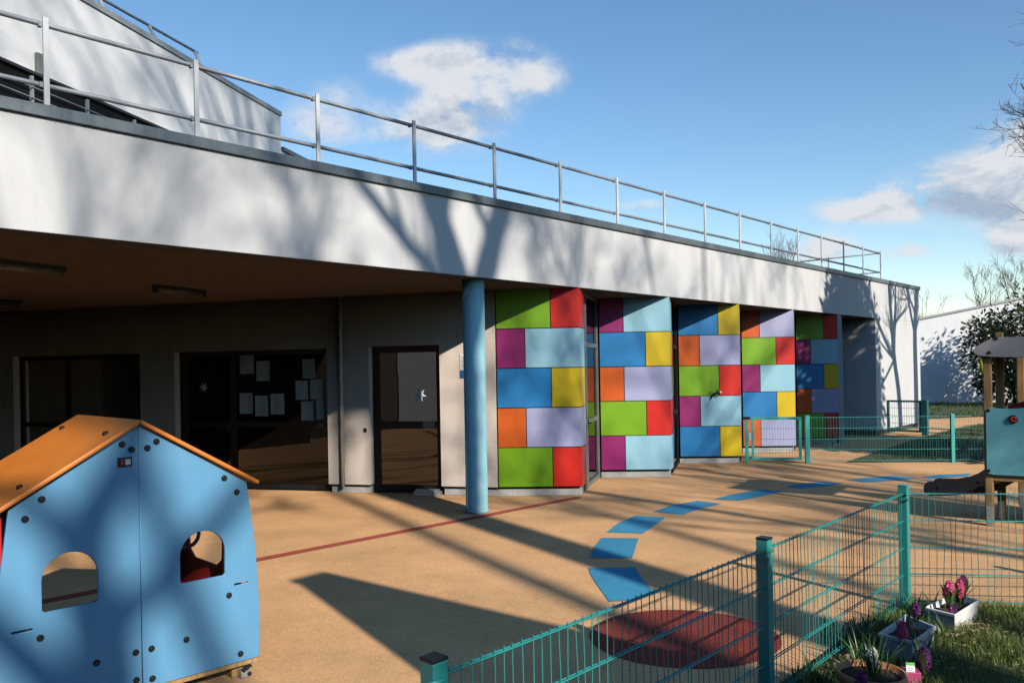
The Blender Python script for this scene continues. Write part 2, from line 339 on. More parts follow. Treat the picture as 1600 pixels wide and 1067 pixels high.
# red disc
rc = G(1068, 993); rl, rr_ = G(922, 990), G(1216, 990); rad = (rr_-rl).length/2
ground_mark('red_disc', [rc+Vector((math.cos(k*math.pi/32)*rad, math.sin(k*math.pi/32)*rad*0.93, 0)) for k in range(64)], M['redrubber'], '', '', 0.001)
def z2(pts): return [(640+x/2.667, 740+y/2.667) for x, y in pts]
def z4(pts): return [(1140+x/3.81, 590+y/3.81) for x, y in pts]
tiles = [z2([(745,392),(942,388),(965,432),(1000,472),(1040,495),(945,525),(832,532),(780,460),(755,420)]),
 z2([(752,350),(765,310),(800,266),(955,268),(940,310),(928,350)]),
 z2([(820,243),(870,205),(940,174),(1068,182),(1010,222),(972,248)]),
 z2([(1015,158),(1090,132),(1200,112),(1300,124),(1210,145),(1140,170)]),
 z2([(1265,106),(1350,85),(1465,65),(1560,72),(1450,97),(1380,110)]),
 z4([(330,647),(420,632),(560,618),(670,626),(580,643),(430,657)]),
 z4([(690,607),(830,593),(980,583),(1120,597),(1010,610),(800,622)]),
 z4([(1140,590),(1250,576),(1450,570),(1410,587),(1200,600)])]
for k, t in enumerate(tiles):
    ground_mark('blue_path_marking', [G(*q) for q in t], M['bluerubber'], '', '', 0.001)

# ================================================================== MAIN BUILDING
B = empty('school_building', fac(12, 0, 0), 'long white rendered school building with overhanging canopy and rainbow cladding bays', 'building')
# fascia band
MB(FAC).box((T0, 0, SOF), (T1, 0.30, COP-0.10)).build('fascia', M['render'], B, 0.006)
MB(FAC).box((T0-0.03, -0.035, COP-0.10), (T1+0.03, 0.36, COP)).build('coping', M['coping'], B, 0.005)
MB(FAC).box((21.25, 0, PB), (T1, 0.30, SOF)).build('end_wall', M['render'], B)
MB(FAC).box((21.3, 0.06, 0), (T1-0.05, 0.28, PB)).build('end_plinth', M['gap'], B)
MB(FAC).box((T1-0.3, 0.30, 0), (T1, 17.0, COP-0.12)).build('side_wall', M['render'], B)
MB(FAC).box((T0, 0.30, SOF), (T1-0.3, 17.0, SOF+0.12)).build('soffit', M['soffit'], B)
MB(FAC).box((T0, 0.30, SOF+0.5), (T1-0.3, 17.0, COP-0.25)).build('roof', M['coping'], B)
# white strip where the end wall turns in towards the last bay
q0 = Vector((8.51, 20.86, 0)); q1 = fac(21.25, 0.02)
fr = frame3(q1, q0-q1); ln = (q0-q1).length
if (fr.col[1].to_3d()).y < 0: fr = frame3(q1, q0-q1, -fr.col[1].to_3d())
MB(fr).box((0.0, 0.0, PB), (ln+0.02, 0.2, SOF)).build('recess_wall', M['render'], B)
MB(fr).box((0.05, 0.05, 0), (ln, 0.2, PB)).build('recess_plinth', M['gap'], B)
q2 = fac(TR[4], 0.0)+en*0.05
fr2 = frame3(q2, q0-q2); MB(fr2).box((0.02, -0.1, 0), ((q0-q2).length, 0.0, SOF)).build('recess_side_wall', M['render'], B)

# back wall under the canopy
WO = Vector((-0.2216, 11.6097, 0)); wd = Vector((-0.968, 0.252, 0)).normalized(); wn = Vector((wd.y, -wd.x, 0))   # wn away from the viewer
if wn.y < 0: wn = -wn
WF = frame3(WO, wd, wn)
WFi = WF.inverted()
def wsz(x, y, off=0):
    p = PL(x, y, WO+wn*off, wn); l = WFi @ p; return l.x, l.z
opens = []
for (xl, xr, yt, zb) in ((20, 218, 554.5, 0.02), (272, 510, 547, 0.02), (575.5, 686, 540, 0.02)):
    s1, z1 = wsz(xl, yt+(3 if xl < 500 else 1)); s0, z0 = wsz(xr, yt-(3 if xl < 500 else 1)); opens.append((s0, s1, zb, (z0+z1)/2))
opens.sort()
WEND = 11.6
wb = MB(WF); s = 0.02
TH = 0.24
for (s0, s1, zb, zt) in opens:
    wb.box((s, 0, PB), (s0, TH, SOF)); wb.box((s0, 0, zt), (s1, TH, SOF)); s = s1
wb.box((s, 0, PB), (WEND, TH, SOF))
wb.build('back_wall', M['render_in'], B)
s = 0.02
for (s0, s1, zb, zt) in opens+[(WEND+0.03, 0, 0, 0)]:
    ps_ = MB(WF).box((s, 0.05, 0), (s0-0.03, TH, PB-0.03)).build('back_wall_plinth', M['plinth'], B)
    MB(WF).box((s, 0.03, PB-0.03), (s0-0.03, TH, PB)).build('plinth_gap', M['gap'], ps_); s = s1+0.03
lw0 = WF @ Vector((WEND, 0, 0)); lw1 = lw0.lerp(fac(T0, 0.3), 0.68)
fr = frame3(lw0, lw1-lw0); MB(fr).box((0, -0.2, 0), ((lw1-lw0).length, 0.0, SOF)).build('left_side_wall', M['brownwall'], B)  # coloured dark brown so its reflection in the left window stays dark

WG = empty('side_wing', (-10.2, -1, 0), 'white rendered wing of the school left of the viewer, outside the picture', 'building')
MB().box((-10.5, -7, 0), (-10.2, 1.05, 4.0)).build('wall', M['render'], WG)
MB().box((-10.5, 1.051, 0), (-10.22, 5.2, 4.4)).build('dark_reflection_wall', M['brownwall'], WG)  # dark wall added out of view to darken the door glass reflection
MB().box((-10.55, -7.05, 4.0), (-10.15, 1.1, 4.1)).build('coping', M['coping'], WG)

# interior shell, so that the glass looks into rooms
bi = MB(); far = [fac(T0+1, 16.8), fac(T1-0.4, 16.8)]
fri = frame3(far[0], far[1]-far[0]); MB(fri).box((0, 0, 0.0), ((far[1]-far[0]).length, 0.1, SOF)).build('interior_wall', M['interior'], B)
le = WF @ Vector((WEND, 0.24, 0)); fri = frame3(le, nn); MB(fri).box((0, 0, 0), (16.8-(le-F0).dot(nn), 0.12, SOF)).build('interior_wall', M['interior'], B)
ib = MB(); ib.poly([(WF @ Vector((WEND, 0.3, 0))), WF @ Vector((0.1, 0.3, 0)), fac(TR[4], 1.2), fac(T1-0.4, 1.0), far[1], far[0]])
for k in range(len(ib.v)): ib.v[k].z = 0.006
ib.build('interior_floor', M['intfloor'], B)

def glazing(name, fr, s0, s1, z0, z1, muls, trans, fw=0.06, depth=0.07, m='frame', y0=0.10, label=None, handle=None, gm='glass'):
    """framed glazing in a local frame; muls: x positions, trans: z positions; each light gets its own pane"""
    f = MB(fr)
    f.box((s0, y0, z0), (s1, y0+depth, z0+fw)); f.box((s0, y0, z1-fw), (s1, y0+depth, z1))
    xs = [s0]+list(muls)+[s1]
    f.box((s0, y0+0.001, z0+fw), (s0+fw, y0+depth-0.001, z1-fw)); f.box((s1-fw, y0+0.001, z0+fw), (s1, y0+depth-0.001, z1-fw))
    for x in muls: f.box((x-fw*0.7, y0+0.002, z0+fw), (x+fw*0.7, y0+depth-0.002, z1-fw))
    ed_ = []
    for k in range(len(xs)-1):
        a = xs[k]+(fw if k == 0 else fw*0.7); b = xs[k+1]-(fw if k == len(xs)-2 else fw*0.7)
        for z in trans: f.box((a, y0+0.003, z-fw*0.55), (b, y0+depth-0.003, z+fw*0.55))
        zz = [z0+fw]+list(trans)+[z1-fw]
        for j in range(len(zz)-1): ed_.append((a, b, zz[j]+(fw*0.55 if j else 0), zz[j+1]-(fw*0.55 if j < len(zz)-2 else 0)))
    o = f.build(name, M[m], B, 0, label)
    for (a, b, c_, d_) in ed_:
        MB(fr).box((a, y0+depth*0.5-0.006, c_), (b, y0+depth*0.5+0.006, d_)).build('pane', M[gm], o)
    if handle:
        hx, hz = handle; h = MB(fr)
        h.tube([(hx, y0-0.002, hz), (hx, y0-0.05, hz), (hx+0.10, y0-0.05, hz)], 0.009, 8); h.box((hx-0.02, y0-0.008, hz-0.09), (hx+0.02, y0-0.001, hz+0.05))
        h.build('handle', M['blackplastic'], o)
    return o
# openings sorted by s: [glass door, window with notices, far-left window]
sD, sW, sV = opens
_, tz = wsz(625, 664, 0.12); 
dm = [sD[1]-0.10]
glazing('glass_door', WF, sD[0], sD[1], 0.02, sD[3], [], [tz], fw=0.10, y0=0.13, label='dark framed glass door with a paper star', handle=(sD[0]+0.05, 1.0), gm='doorglass')
sm1, _ = wsz(362, 600, 0.12); _, tz2 = wsz(440, 663, 0.12)
glazing('glazed_door_and_window', WF, sW[0], sW[1], 0.02, sW[3], [sm1], [tz2], fw=0.075, y0=0.13, label='dark framed glazing covered with notices', handle=(sm1+0.08, 1.0))
sm2, _ = wsz(105, 600, 0.12)
glazing('left_window', WF, sV[0], sV[1], 0.02, sV[3], [sm2], [tz2], fw=0.075, y0=0.13, label='dark window behind the playhouse')
# cream downpipe, door stop step, small sign
sp, _ = wsz(534.5, 600)
pz = MB(WF); pz.tube([(sp, -0.035, 0.10), (sp, -0.035, 2.99)], 0.032, 12)
dp = pz.build('downpipe', M['pipe'], B)
for z in (0.5, 1.5, 2.6): MB(WF).box((sp-0.045, -0.02, z-0.015), (sp+0.045, 0.0, z+0.015)).build('pipe_clip', M['pipe'], dp)
s_a, _ = wsz(692, 765); s_b, _ = wsz(650, 765)
stp = MB(WF).box((s_a+0.03, -0.12, 0.0), (s_b, 0.06, 0.055)); stp.box((s_a+0.06, -0.10, 0.055), (s_b-0.02, 0.05, 0.085))
tag(stp.build('doorstep_ramp', M['metalgrey'], None, 0.004), 'small pale grey step at the foot of the glass door', 'step')
s_a, za = wsz(719, 553); s_b, zb_ = wsz(730, 590)
sg = MB(WF).box((s_b-0.12, -0.012, zb_), (s_a, -0.001, za)).build('wall_sign', M['tagwhite'], None, 0.002)
tag(sg, 'small white and blue notice on wall, half hidden by turquoise column', 'sign')
MB(WF).box((s_b-0.12, -0.0145, zb_), (s_a, -0.0125, zb_+0.11)).build('blue_band', M['signblue'], sg)
tx = MB(WF)
for k in range(7): tx.box((s_a-0.05-0.035*(k % 3), -0.0135, za-0.05-k*0.03), (s_a-0.02, -0.0122, za-0.04-k*0.03))
tx.build('lettering', M['greyframe'], sg)
MB(WF).box((sD[1]+0.05, -0.012, 0.93), (sD[1]+0.10, -0.001, 0.99)).build('door_buzzer', M['blackplastic'], B, 0.003)

# notices taped behind the glass
notices = [(375,554,397,584),(401,564,422,595),(375,614,396,646),(399,618,420,650),(423,615,445,647),(472.5,561,493,591),(462,594.5,482,624.5),(485,593,505,623),(471,627,491,657),(495,624,507,655)]
where = ['uppermost left sheet beside the mullion','sheet slightly lower, right of the top left one','lower left sheet nearest the mullion','middle sheet of the lower left row','right hand sheet of the lower left row','single top sheet at the right','left of the pair under the top right sheet','right of the pair under the top right sheet','left sheet of the bottom right pair','narrow last sheet in the bottom right corner']
for k, (x0, y0, x1, y1) in enumerate(notices):
    a, zt = wsz(x0, y0, 0.16); b, zb_ = wsz(x1, y1, 0.16)
    w = MB(WF); nseg = 4
    y = 0.1515
    idx = [[w.p((a+(b-a)*i/nseg, y-0.002-0.004*math.sin(i*1.3+k), z)) for i in range(nseg+1)] for z in (zb_, zt)]
    for i in range(nseg): w.face((idx[0][i], idx[0][i+1], idx[1][i+1], idx[1][i]))
    o = w.build('notice_sheet', M['paper']); md = o.modifiers.new('th', 'SOLIDIFY'); md.thickness = 0.001
    tag(o, 'paper notice on the dark glass: '+where[k], 'paper', 'paper notices on the glass')
def star(name, px, py, r, off, label, rot=0.2, m='starwhite'):
    a, z = wsz(px, py, off); fr = WF @ Matrix.Translation((a, off, z)); b = MB(fr); n = 6
    c0 = b.p((0, -0.02, 0)); rim = []
    for k in range(2*n):
        rr = r if k % 2 == 0 else r*0.42; t = rot+k*math.pi/n; rim.append(b.p((rr*math.cos(t), 0, rr*math.sin(t))))
    cb = b.p((0, 0.004, 0))
    for k in range(2*n): b.face((c0, rim[k], rim[(k+1) % (2*n)])); b.face((cb, rim[(k+1) % (2*n)], rim[k]))
    tag(b.build(name, M[m]), label, 'decoration')
star('paper_star', 656.5, 617, 0.105, 0.150, 'large white paper star stuck on the single glass door')
star('paper_star', 318, 605, 0.095, 0.150, 'dim white paper star on the glazing left of the paper notices')
star('paper_star', 623, 630, 0.09, 0.45, 'faint paper star hanging inside, left of the bright star on the door', 0.0)

# ceiling lights under the canopy
def clight(p0, p1, label):
    a = G(*p0, 2.93); b = G(*p1, 2.93); d = (b-a); L_ = d.length
    o = empty('ceiling_light', (a+b)/2+Vector((0, 0, 0.07)), label, 'ceiling light', 'strip lights under the canopy')
    fr = frame3(Vector((a.x, a.y, 2.93)), d)
    MB(fr).box((0, -0.05, 0.02), (L_, 0.05, 0.069)).build('housing', M['greyframe'], o, 0.004)
    MB(fr).tube([(0.04, 0, 0.015), (L_-0.04, 0, 0.015)], 0.042, 12).build('diffuser', M['lamp'], o)
    for x in (0.0, L_-0.04): MB(fr).box((x, -0.055, -0.03), (x+0.04, 0.055, 0.018)).build('end_cap', M['lamp'], o)
clight((-75, 408), (100, 428), 'long strip light on the soffit nearest the viewer, cut by the left edge')
clight((242, 453), (318, 461), 'short looking strip light on the soffit above the glazing with notices')
clight((-60, 470), (32, 477), 'dim strip light on the soffit at far left, close to the back wall')

# turquoise column
cb_ = G(745, 802); colm = MB(); colm.lathe([(0.146, 0.05), (0.1425, 0.06), (0.1425, 2.999)], 40, (cb_.x, cb_.y+0.10, 0))
colm2 = colm.build('round_column', M['column'], B, label='round turquoise painted column')
MB().lathe([(0.15, 0.0), (0.15, 0.045), (0.146, 0.05)], 40, (cb_.x, cb_.y+0.10, 0)).build('column_base', M['column'], colm2)

# ---- cladding bays
big, small = 0.655, 0.345
rows = {0: [('green', 'red'), ('purple', 'sky'), ('blue', 'yellow'), ('orange', 'lilac'), ('green', 'red')],
        1: [('purple', 'sky'), ('blue', 'yellow'), ('orange', 'lilac'), ('green', 'red'), ('purple', 'sky')],
        2: [('blue', 'yellow'), ('orange', 'lilac'), ('green', 'red'), ('purple', 'sky'), ('blue', 'yellow')],
        3: [('orange', 'lilac'), ('green', 'red'), ('purple', 'sky'), ('blue', 'yellow'), ('orange', 'lilac')],
        4: [('green', 'red'), ('purple', 'sky'), ('blue', 'yellow'), ('orange', 'lilac'), ('green', 'red')]}
wide_first = {'green', 'blue'}
rh = (SOF-PB)/5
bays = []
for i in range(5):
    xr = fac(TR[i]); xl = xr-ed*WD[i]
    fr = frame3(xl, ed, en)
    bay = MB(fr).box((0.0, 0.02, PB), (WD[i]-0.02, 0.16, SOF)).build('cladding_bay', M['gap'], B)
    MB(fr).box((0.0, 0.07, 0.0), (WD[i]-0.05, 0.16, PB-0.03)).build('bay_plinth', M['plinth'], bay)
    W = WD[i]
    for r, (c1, c2) in enumerate(rows[i]):
        zt = SOF-r*rh; zb_ = zt-rh
        cut = W*(big if c1 in wide_first else small)
        g = 0.006
        MB(fr).box((0.004, 0.0, zb_+g), (cut-g, 0.018, zt-(g if r else 0.0))).build(c1+'_panel', M['p_'+c1], bay, 0.0015)
        MB(fr).box((cut+g, 0.0, zb_+g), (W-0.006, 0.018, zt-(g if r else 0.0))).build(c2+'_panel', M['p_'+c2], bay, 0.0015)
    # return face towards the next bay: a strip of cladding, then a dark glazed door
    nxt = (fac(TR[i+1])-ed*WD[i+1]+en*0.0) if i < 4 else None
    if nxt is not None:
        d = nxt-xr; Ld = d.length; ra = frame3(xr, d)
        yy = ra.col[1].to_3d()       # local y; make it point into the building (to the left)
        if yy.dot(Vector((-1, 0, 0))) < 0: yy = -yy; ra = frame3(xr, d, yy)
        strip = 0.40
        MB(ra).box((0.03, 0.02, PB), (strip, 0.14, SOF)).build('return_wall', M['gap'], bay)
        MB(ra).box((0.06, 0.05, 0.0), (strip, 0.14, PB-0.02)).build('return_plinth', M['plinth'], bay)
        seq = [rows[i][r][1] for r in range(5)]
        for r in range(5):
            zt = SOF-r*rh; zb_ = zt-rh
            MB(ra).box((0.004, 0.0, zb_+0.006), (strip-0.004, 0.018, zt-(0.006 if r else 0))).build(seq[r]+'_return_panel', M['p_'+seq[r]], bay, 0.0015)
        glazing('glazed_return_door', ra, strip+0.01, Ld-0.02, 0.02, SOF-0.005, [strip+0.30], [1.02, 2.2], fw=0.06, y0=0.02, m='greyframe' if i == 0 else 'frame', handle=(strip+0.36, 1.0))
# small dark ornament on the third bay
p = PL(1119, 615, fac(TR[2])-en*0.012, en); o = empty('lizard_ornament', p, 'small dark lizard shaped ornament where green, red and pale blue panels meet', 'ornament')
fr = frame3(p, ed, en)
b = MB(fr); b.tube([(-0.10, -0.02, -0.11), (-0.09, -0.025, -0.06), (-0.05, -0.035, -0.01), (0.0, -0.04, 0.02), (0.05, -0.035, 0.04)], [0.006, 0.012, 0.022, 0.024, 0.014], 8)
b.build('body', M['blackplastic'], o)
for q in ([(-0.05, -0.03, 0.0), (-0.10, -0.02, 0.035), (-0.12, -0.01, 0.03)], [(0.02, -0.03, 0.03), (0.035, -0.02, 0.085), (0.02, -0.01, 0.10)], [(-0.03, -0.03, 0), (0.0, -0.02, -0.05), (0.02, -0.01, -0.05)]):
    MB(fr).tube(q, 0.007, 6).build('leg', M['blackplastic'], o)
b = MB(fr); b.lathe([(0.004, -0.02), (0.02, -0.012), (0.026, 0.0), (0.018, 0.016), (0.004, 0.024)], 10, (0.075, -0.03, 0.025)); b.build('head', M['tagwhite'], o)

# ---- roof railing
RL = empty('roof_railing', fac(12, 0.15, COP), 'galvanised steel safety railing along the edge of the canopy roof', 'railing')
pt = [0.9, 2.23, 3.51, 4.84, 6.17, 7.53, 8.88, 10.27, 11.62, 12.97, 14.3, 15.65, 16.95, 18.23, 19.56, 20.85, 22.13]
for t in pt:
    po = MB(FAC).box((t-0.022, 0.118, COP-0.001), (t+0.022, 0.142, 4.80)).build('post', M['alu'], RL, 0.003)
    for z in (4.745, 4.245): MB(FAC).box((t-0.045, 0.143, z-0.022), (t-0.023, 0.185, z+0.022)).build('bracket', M['steel'], po)
for z, nm in ((4.755, 'top_rail'), (4.25, 'mid_rail')):
    MB(FAC).tube([(T0, 0.175, z), (22.2, 0.175, z)], 0.022, 10).build(nm, M['steel'], RL)
# return of the railing across the end of the roof
e0 = G(1376, 401, 4.755); e1 = fac(22.1, 5.2)
for z, nm in ((4.755, 'return_top_rail'), (4.25, 'return_mid_rail')):
    MB(FAC).tube([(22.13, 0.175, z), (22.13, 5.2, z)], 0.02, 8).build(nm, M['steel'], RL)
for y in (1.5, 3.0, 4.5): MB(FAC).box((22.118, y-0.02, COP-0.3), (22.142, y+0.02, 4.79)).build('post', M['alu'], RL)

# ---- upper storey set back on the left
ud = Vector((math.sin(R(14.06)), math.cos(R(14.06)), 0)); un = Vector((-ud.y, ud.x, 0))
UR = Vector((ray(438.5, 200).x*13, 13, 0))
UF = frame3(UR, -ud, -un) if (-un).x < 0 else frame3(UR, -ud, un)   # x runs back towards the viewer, y into the storey (to the left)
ztop = PL(438.5, 175.4, UR, un).z; zlow = PL(438.5, 228, UR, un).z
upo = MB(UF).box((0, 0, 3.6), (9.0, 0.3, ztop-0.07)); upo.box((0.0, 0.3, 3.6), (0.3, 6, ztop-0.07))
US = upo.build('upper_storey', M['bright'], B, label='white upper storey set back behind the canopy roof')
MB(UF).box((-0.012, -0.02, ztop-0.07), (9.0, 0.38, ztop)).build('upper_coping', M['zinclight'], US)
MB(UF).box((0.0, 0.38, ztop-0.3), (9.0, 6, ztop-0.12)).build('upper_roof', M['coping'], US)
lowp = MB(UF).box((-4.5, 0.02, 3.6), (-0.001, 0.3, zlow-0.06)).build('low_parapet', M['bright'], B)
MB(UF).box((-4.5, -0.02, zlow-0.06), (-0.052, 0.34, zlow)).build('low_parapet_coping', M['coping'], lowp)
# dark ribbon of louvres in the upper wall
lz = PL(100, 140.5, UR, un); lx = (UF.inverted() @ lz).x
p0 = UF.inverted() @ PL(250, 204, UR, un); ltop = p0.z
lv = MB(UF)
lv.box((p0.x-1.2, -0.012, 3.8), (8.9, -0.002, ltop))
LV = lv.build('louvre_ribbon', M['louvre'], US)
sl_ = MB(UF)
for k in range(5): sl_.tube([(p0.x-1.2, -0.05, ltop-0.14-k*0.11), (8.9, -0.05, ltop-0.14-k*0.11)], 0.008, 5)
for x in [p0.x-1.0+0.75*k for k in range(12)]: sl_.box((x-0.012, -0.045, 3.8), (x+0.012, -0.013, ltop-0.02))
sl_.build('louvre_rails', M['steel'], LV)
MB(UF).box((p0.x-1.25, -0.05, ltop), (8.95, -0.002, ltop+0.03)).build('louvre_hood', M['gap'], LV)
jb0 = UF.inverted() @ PL(61, 102, UR, un)
MB(UF).box((jb0.x-0.06, -0.045, jb0.z-0.11), (jb0.x+0.06, -0.001, jb0.z+0.11)).build('floodlight_box', M['greyframe'], US, 0.008)
# raked railing on the upper roof
UQ = empty('upper_railing', UF @ Vector((3, 0.5, ztop)), 'raked steel railing on the upper storey roof at top left', 'railing')
rp0 = []
for (bx, by, tx_, ty_) in ((322, 106, 311, 80), (256, 66, 240, 40), (175, 17, 162, -5)):
    a = UF.inverted() @ PL(bx, by, UR+(-un if (-un).x < 0 else un)*0.3, un); b = UF.inverted() @ PL(tx_, ty_, UR+(-un if (-un).x < 0 else un)*0.55, un)
    a.z = ztop-0.005; a.y = 0.30; b.y = 0.62
    MB(UF).tube([a, b], 0.024, 6).build('post', M['alu'], UQ); rp0.append(b)
dv = (rp0[2]-rp0[0])
MB(UF).tube([rp0[0]-dv*0.03, rp0[0]+dv*2.5], 0.02, 8).build('top_rail', M['steel'], UQ)

# ================================================================== PLAYHOUSE
seam = G(222, 1075, 0.1); rb = G(405.5, 1023.7, 0.1)
hd = (rb-seam); hd.z = 0; hd.normalize(); hn = Vector((-hd.y, hd.x, 0))   # hn away from viewer
seam.z = 0
HF = frame3(seam, hd, hn); HFi = HF.inverted()
def hxz(x, y):
    p = HFi @ PL(x, y, seam, hn); return (p.x, p.z)
H = empty('playhouse', seam+hn*0.5, 'blue wooden playhouse with orange gable roof and two arched windows', 'playhouse')
def smooth_arch(px):
    return [hxz(*q) for q in px]
apex = hxz(215, 664)
az_ = apex[1]
eave_r = hxz(384, 753); bot_r = hxz(405.5, 1023.7); mid_r = [hxz(390, 795), hxz(397, 845), hxz(402.5, 910), hxz(405, 970)]
zbt = 0.10
# arched windows measured from the photo
def archwin(xl, xr, zb, zs):
    r = (xr-xl)/2; cx = (xl+xr)/2; pts = [(xl+0.012, zb), (xr-0.012, zb), (xr, zb+0.012)]
    for k in range(0, 17):
        t = math.pi*k/16; pts.append((cx+r*math.cos(t), zs+r*math.sin(t)))
    pts.append((xl, zb+0.012)); return pts
wr = [hxz(281, 912), hxz(351, 897)]; wr_top = hxz(321, 828)
wl = [hxz(65, 957), hxz(153, 939)]; wl_top = hxz(112, 861)
rightside = [eave_r]+mid_r+[(bot_r[0], zbt)]
def win(pair, top):
    xl, xr = pair[0][0], pair[1][0]; zb = (pair[0][1]+pair[1][1])/2
    return archwin(xl, xr, zb, max(top[1]-(xr-xl)/2, zb+0.03))
def slot(x0, x1, z): return [(x0, z-0.006), (x1, z-0.006), (x1, z+0.006), (x0, z+0.006)]
sr = [hxz(365, 913), hxz(386, 908)]; slf = [hxz(17, 990), hxz(50, 981)]
half_r = [(0.0015, zbt), (0.0015, az_)]+rightside[:-1]+[(bot_r[0]-0.005, zbt)]
plate('front_board', [half_r[::-1], win(wr, wr_top), slot(sr[0][0], sr[1][0], (sr[0][1]+sr[1][1])/2)], 0.022, HF, M['houseblue'], H, 0.003)
half_l = [(-x, z) for x, z in half_r]
plate('front_board', [half_l, win(wl, wl_top), slot(slf[0][0], slf[1][0], (slf[0][1]+slf[1][1])/2)], 0.022, HF, M['houseblue'], H, 0.003)
HD = 1.0   # depth of the house
# rear boards with a tall doorway between them
HB = HF @ Matrix.Translation((0, HD, 0))
for sgn in (1, -1):
    ol = [(sgn*0.33, zbt), (sgn*0.33, az_-0.45), (sgn*0.25, az_-0.36), (sgn*0.12, az_-0.33), (sgn*0.0015, az_-0.325), (sgn*0.0015, az_)]+[(sgn*x, z) for x, z in rightside]
    plate('rear_board', [ol], 0.022, HB, M['houseblue'], H, 0.003)
# sides
for sgn, ttl in ((1, 0.62), (-1, 0.80)):
    SFr = HF @ Matrix.Translation((sgn*(eave_r[0]-0.04) if sgn > 0 else -(bot_r[0]-0.035), 0.0, 0)) @ Matrix.Rotation(R(90), 4, 'Z')
    zt = ttl
    plate('side_board', [[(0.02, zbt), (HD-0.02, zbt), (HD-0.02, eave_r[1]-0.03), (HD-0.2, eave_r[1]-0.03), (HD-0.25, zt+0.05), (HD-0.33, zt), (0.33, zt), (0.25, zt+0.05), (0.2, eave_r[1]-0.03), (0.02, eave_r[1]-0.03)]], 0.02, SFr, M['housered'], H, 0.003)
# inside: red partition with an orange shelf and a toy steering wheel
SFr = HF @ Matrix.Translation((0.24, 0.0, 0)) @ Matrix.Rotation(R(90), 4, 'Z')
plate('inner_partition', [[(0.45, zbt), (HD-0.02, zbt), (HD-0.02, 1.0), (0.75, 1.12), (0.45, 1.0)]], 0.02, SFr, M['housered'], H, 0.003)
MB(HF).box((-0.02, 0.42, 0.42), (0.228, 0.75, 0.445)).build('bench', M['houseorange'], H, 0.004)
MB(HF).box((0.10, 0.30, 0.30), (0.125, 0.36, 0.98)).build('upright', M['houseorange'], H, 0.004)
MB(HF).box((0.06, 0.72, 0.45), (0.085, 0.745, 0.95)).build('wheel_post', M['houseorange'], H, 0.004)
wc = Vector((0.40, 0.40, 0.84)); wh = MB(HF)
ringp = [wc+Vector((0.10*math.cos(k*math.pi/12), 0.05*math.sin(k*math.pi/12)*0.6, 0.085*math.sin(k*math.pi/12))) for k in range(25)]
wh.tube(ringp, 0.012, 8, False); 
for k in range(3): wh.tube([wc, ringp[2+8*k]], 0.010, 6)
wh.tube([wc-Vector((0, -0.0, 0.0)), wc+Vector((0.0, 0.12, -0.06))], 0.02, 8)
wh.build('steering_wheel', M['slide'], H)
# roof boards
th = 0.024; ov = 0.05
tipr = hxz(398, 757)
sx, sz = tipr[0], tipr[1]-az_
Lr = math.hypot(sx, sz); ang = math.atan2(-sz, sx)
for sgn in (1, -1):
    n_ = Vector((math.sin(ang)*sgn, 0, math.cos(ang))); u_ = Vector((math.cos(ang)*sgn, 0, -math.sin(ang)))
    b = MB(HF); o0 = Vector((0, 0, az_+0.006))
    pts = []
    for yv in (-ov, HD+ov):
        for (uu, vv) in ((0.0, 0), (Lr, 0), (Lr, th), (0.0 if sgn > 0 else 0.0, th)):
            q = o0+u_*uu+n_*vv
            if uu == 0 and vv > 0: q = o0+Vector((0, 0, th/math.cos(ang)))
            if uu == 0: q = q+Vector((sgn*0.0006, 0, 0))
            pts.append(Vector((q.x, yv, q.z)))
    idx = [b.p(q) for q in pts]
    for f in ((0,1,2,3),(7,6,5,4),(0,4,5,1),(1,5,6,2),(2,6,7,3),(3,7,4,0)): b.face([idx[k] for k in f])
    rbd = b.build('roof_board', M['houseorange'], H, 0.008)
    for (uu, vy) in ((0.14, 0.10), (0.14, HD-0.1), (Lr-0.17, 0.10), (Lr-0.17, HD-0.1)):
        c0 = o0+u_*uu+n_*th; c0.y = vy
        bm = MB(HF @ Matrix.Translation(c0) @ n_.to_track_quat('Z', 'Y').to_matrix().to_4x4())
        bm.lathe([(0.017, 0.0), (0.017, 0.006), (0.012, 0.014), (0.004, 0.017)], 14); bm.build('bolt_cap', M['blackplastic'], rbd)
# bolt caps on the front
caps = [(189.5,694),(204.5,702),(229,699.5),(243,689.5),(64,779.5),(38,810.5),(62,995.5),(150,1034),(211,1018),(212,1061),(235.5,1012),(237,1058.5),(290,998),(356.5,929),(374.5,1020),(349,746.5),(368.5,768),(5,811)]
for (x, y) in caps[:-1]:
    px, pz_ = hxz(x, y)
    bm = MB(HF @ Matrix.Translation((px, -0.011, pz_)) @ Matrix.Rotation(R(90), 4, 'X'))
    bm.lathe([(0.0175, 0.0), (0.0175, 0.005), (0.013, 0.012), (0.007, 0.014), (0.006, 0.0125)], 16); bm.build('bolt_cap', M['blackplastic'], H)
# maker's plate
a, b_ = hxz(182, 715), hxz(205, 728)
pp = MB(HF).box((a[0], -0.014, b_[1]), (b_[0], -0.0112, a[1])).build('rating_plate', M['blackplastic'], H, 0.001)
MB(HF).box((a[0]+0.04, -0.0155, b_[1]+0.010), (b_[0]-0.008, -0.0142, a[1]-0.010)).build('plate_sticker', M['metalgrey'], pp)
MB(HF).box((a[0]+0.018, -0.0155, b_[1]+0.012), (a[0]+0.032, -0.0142, a[1]-0.012)).build('plate_mark', M['housered'], pp)
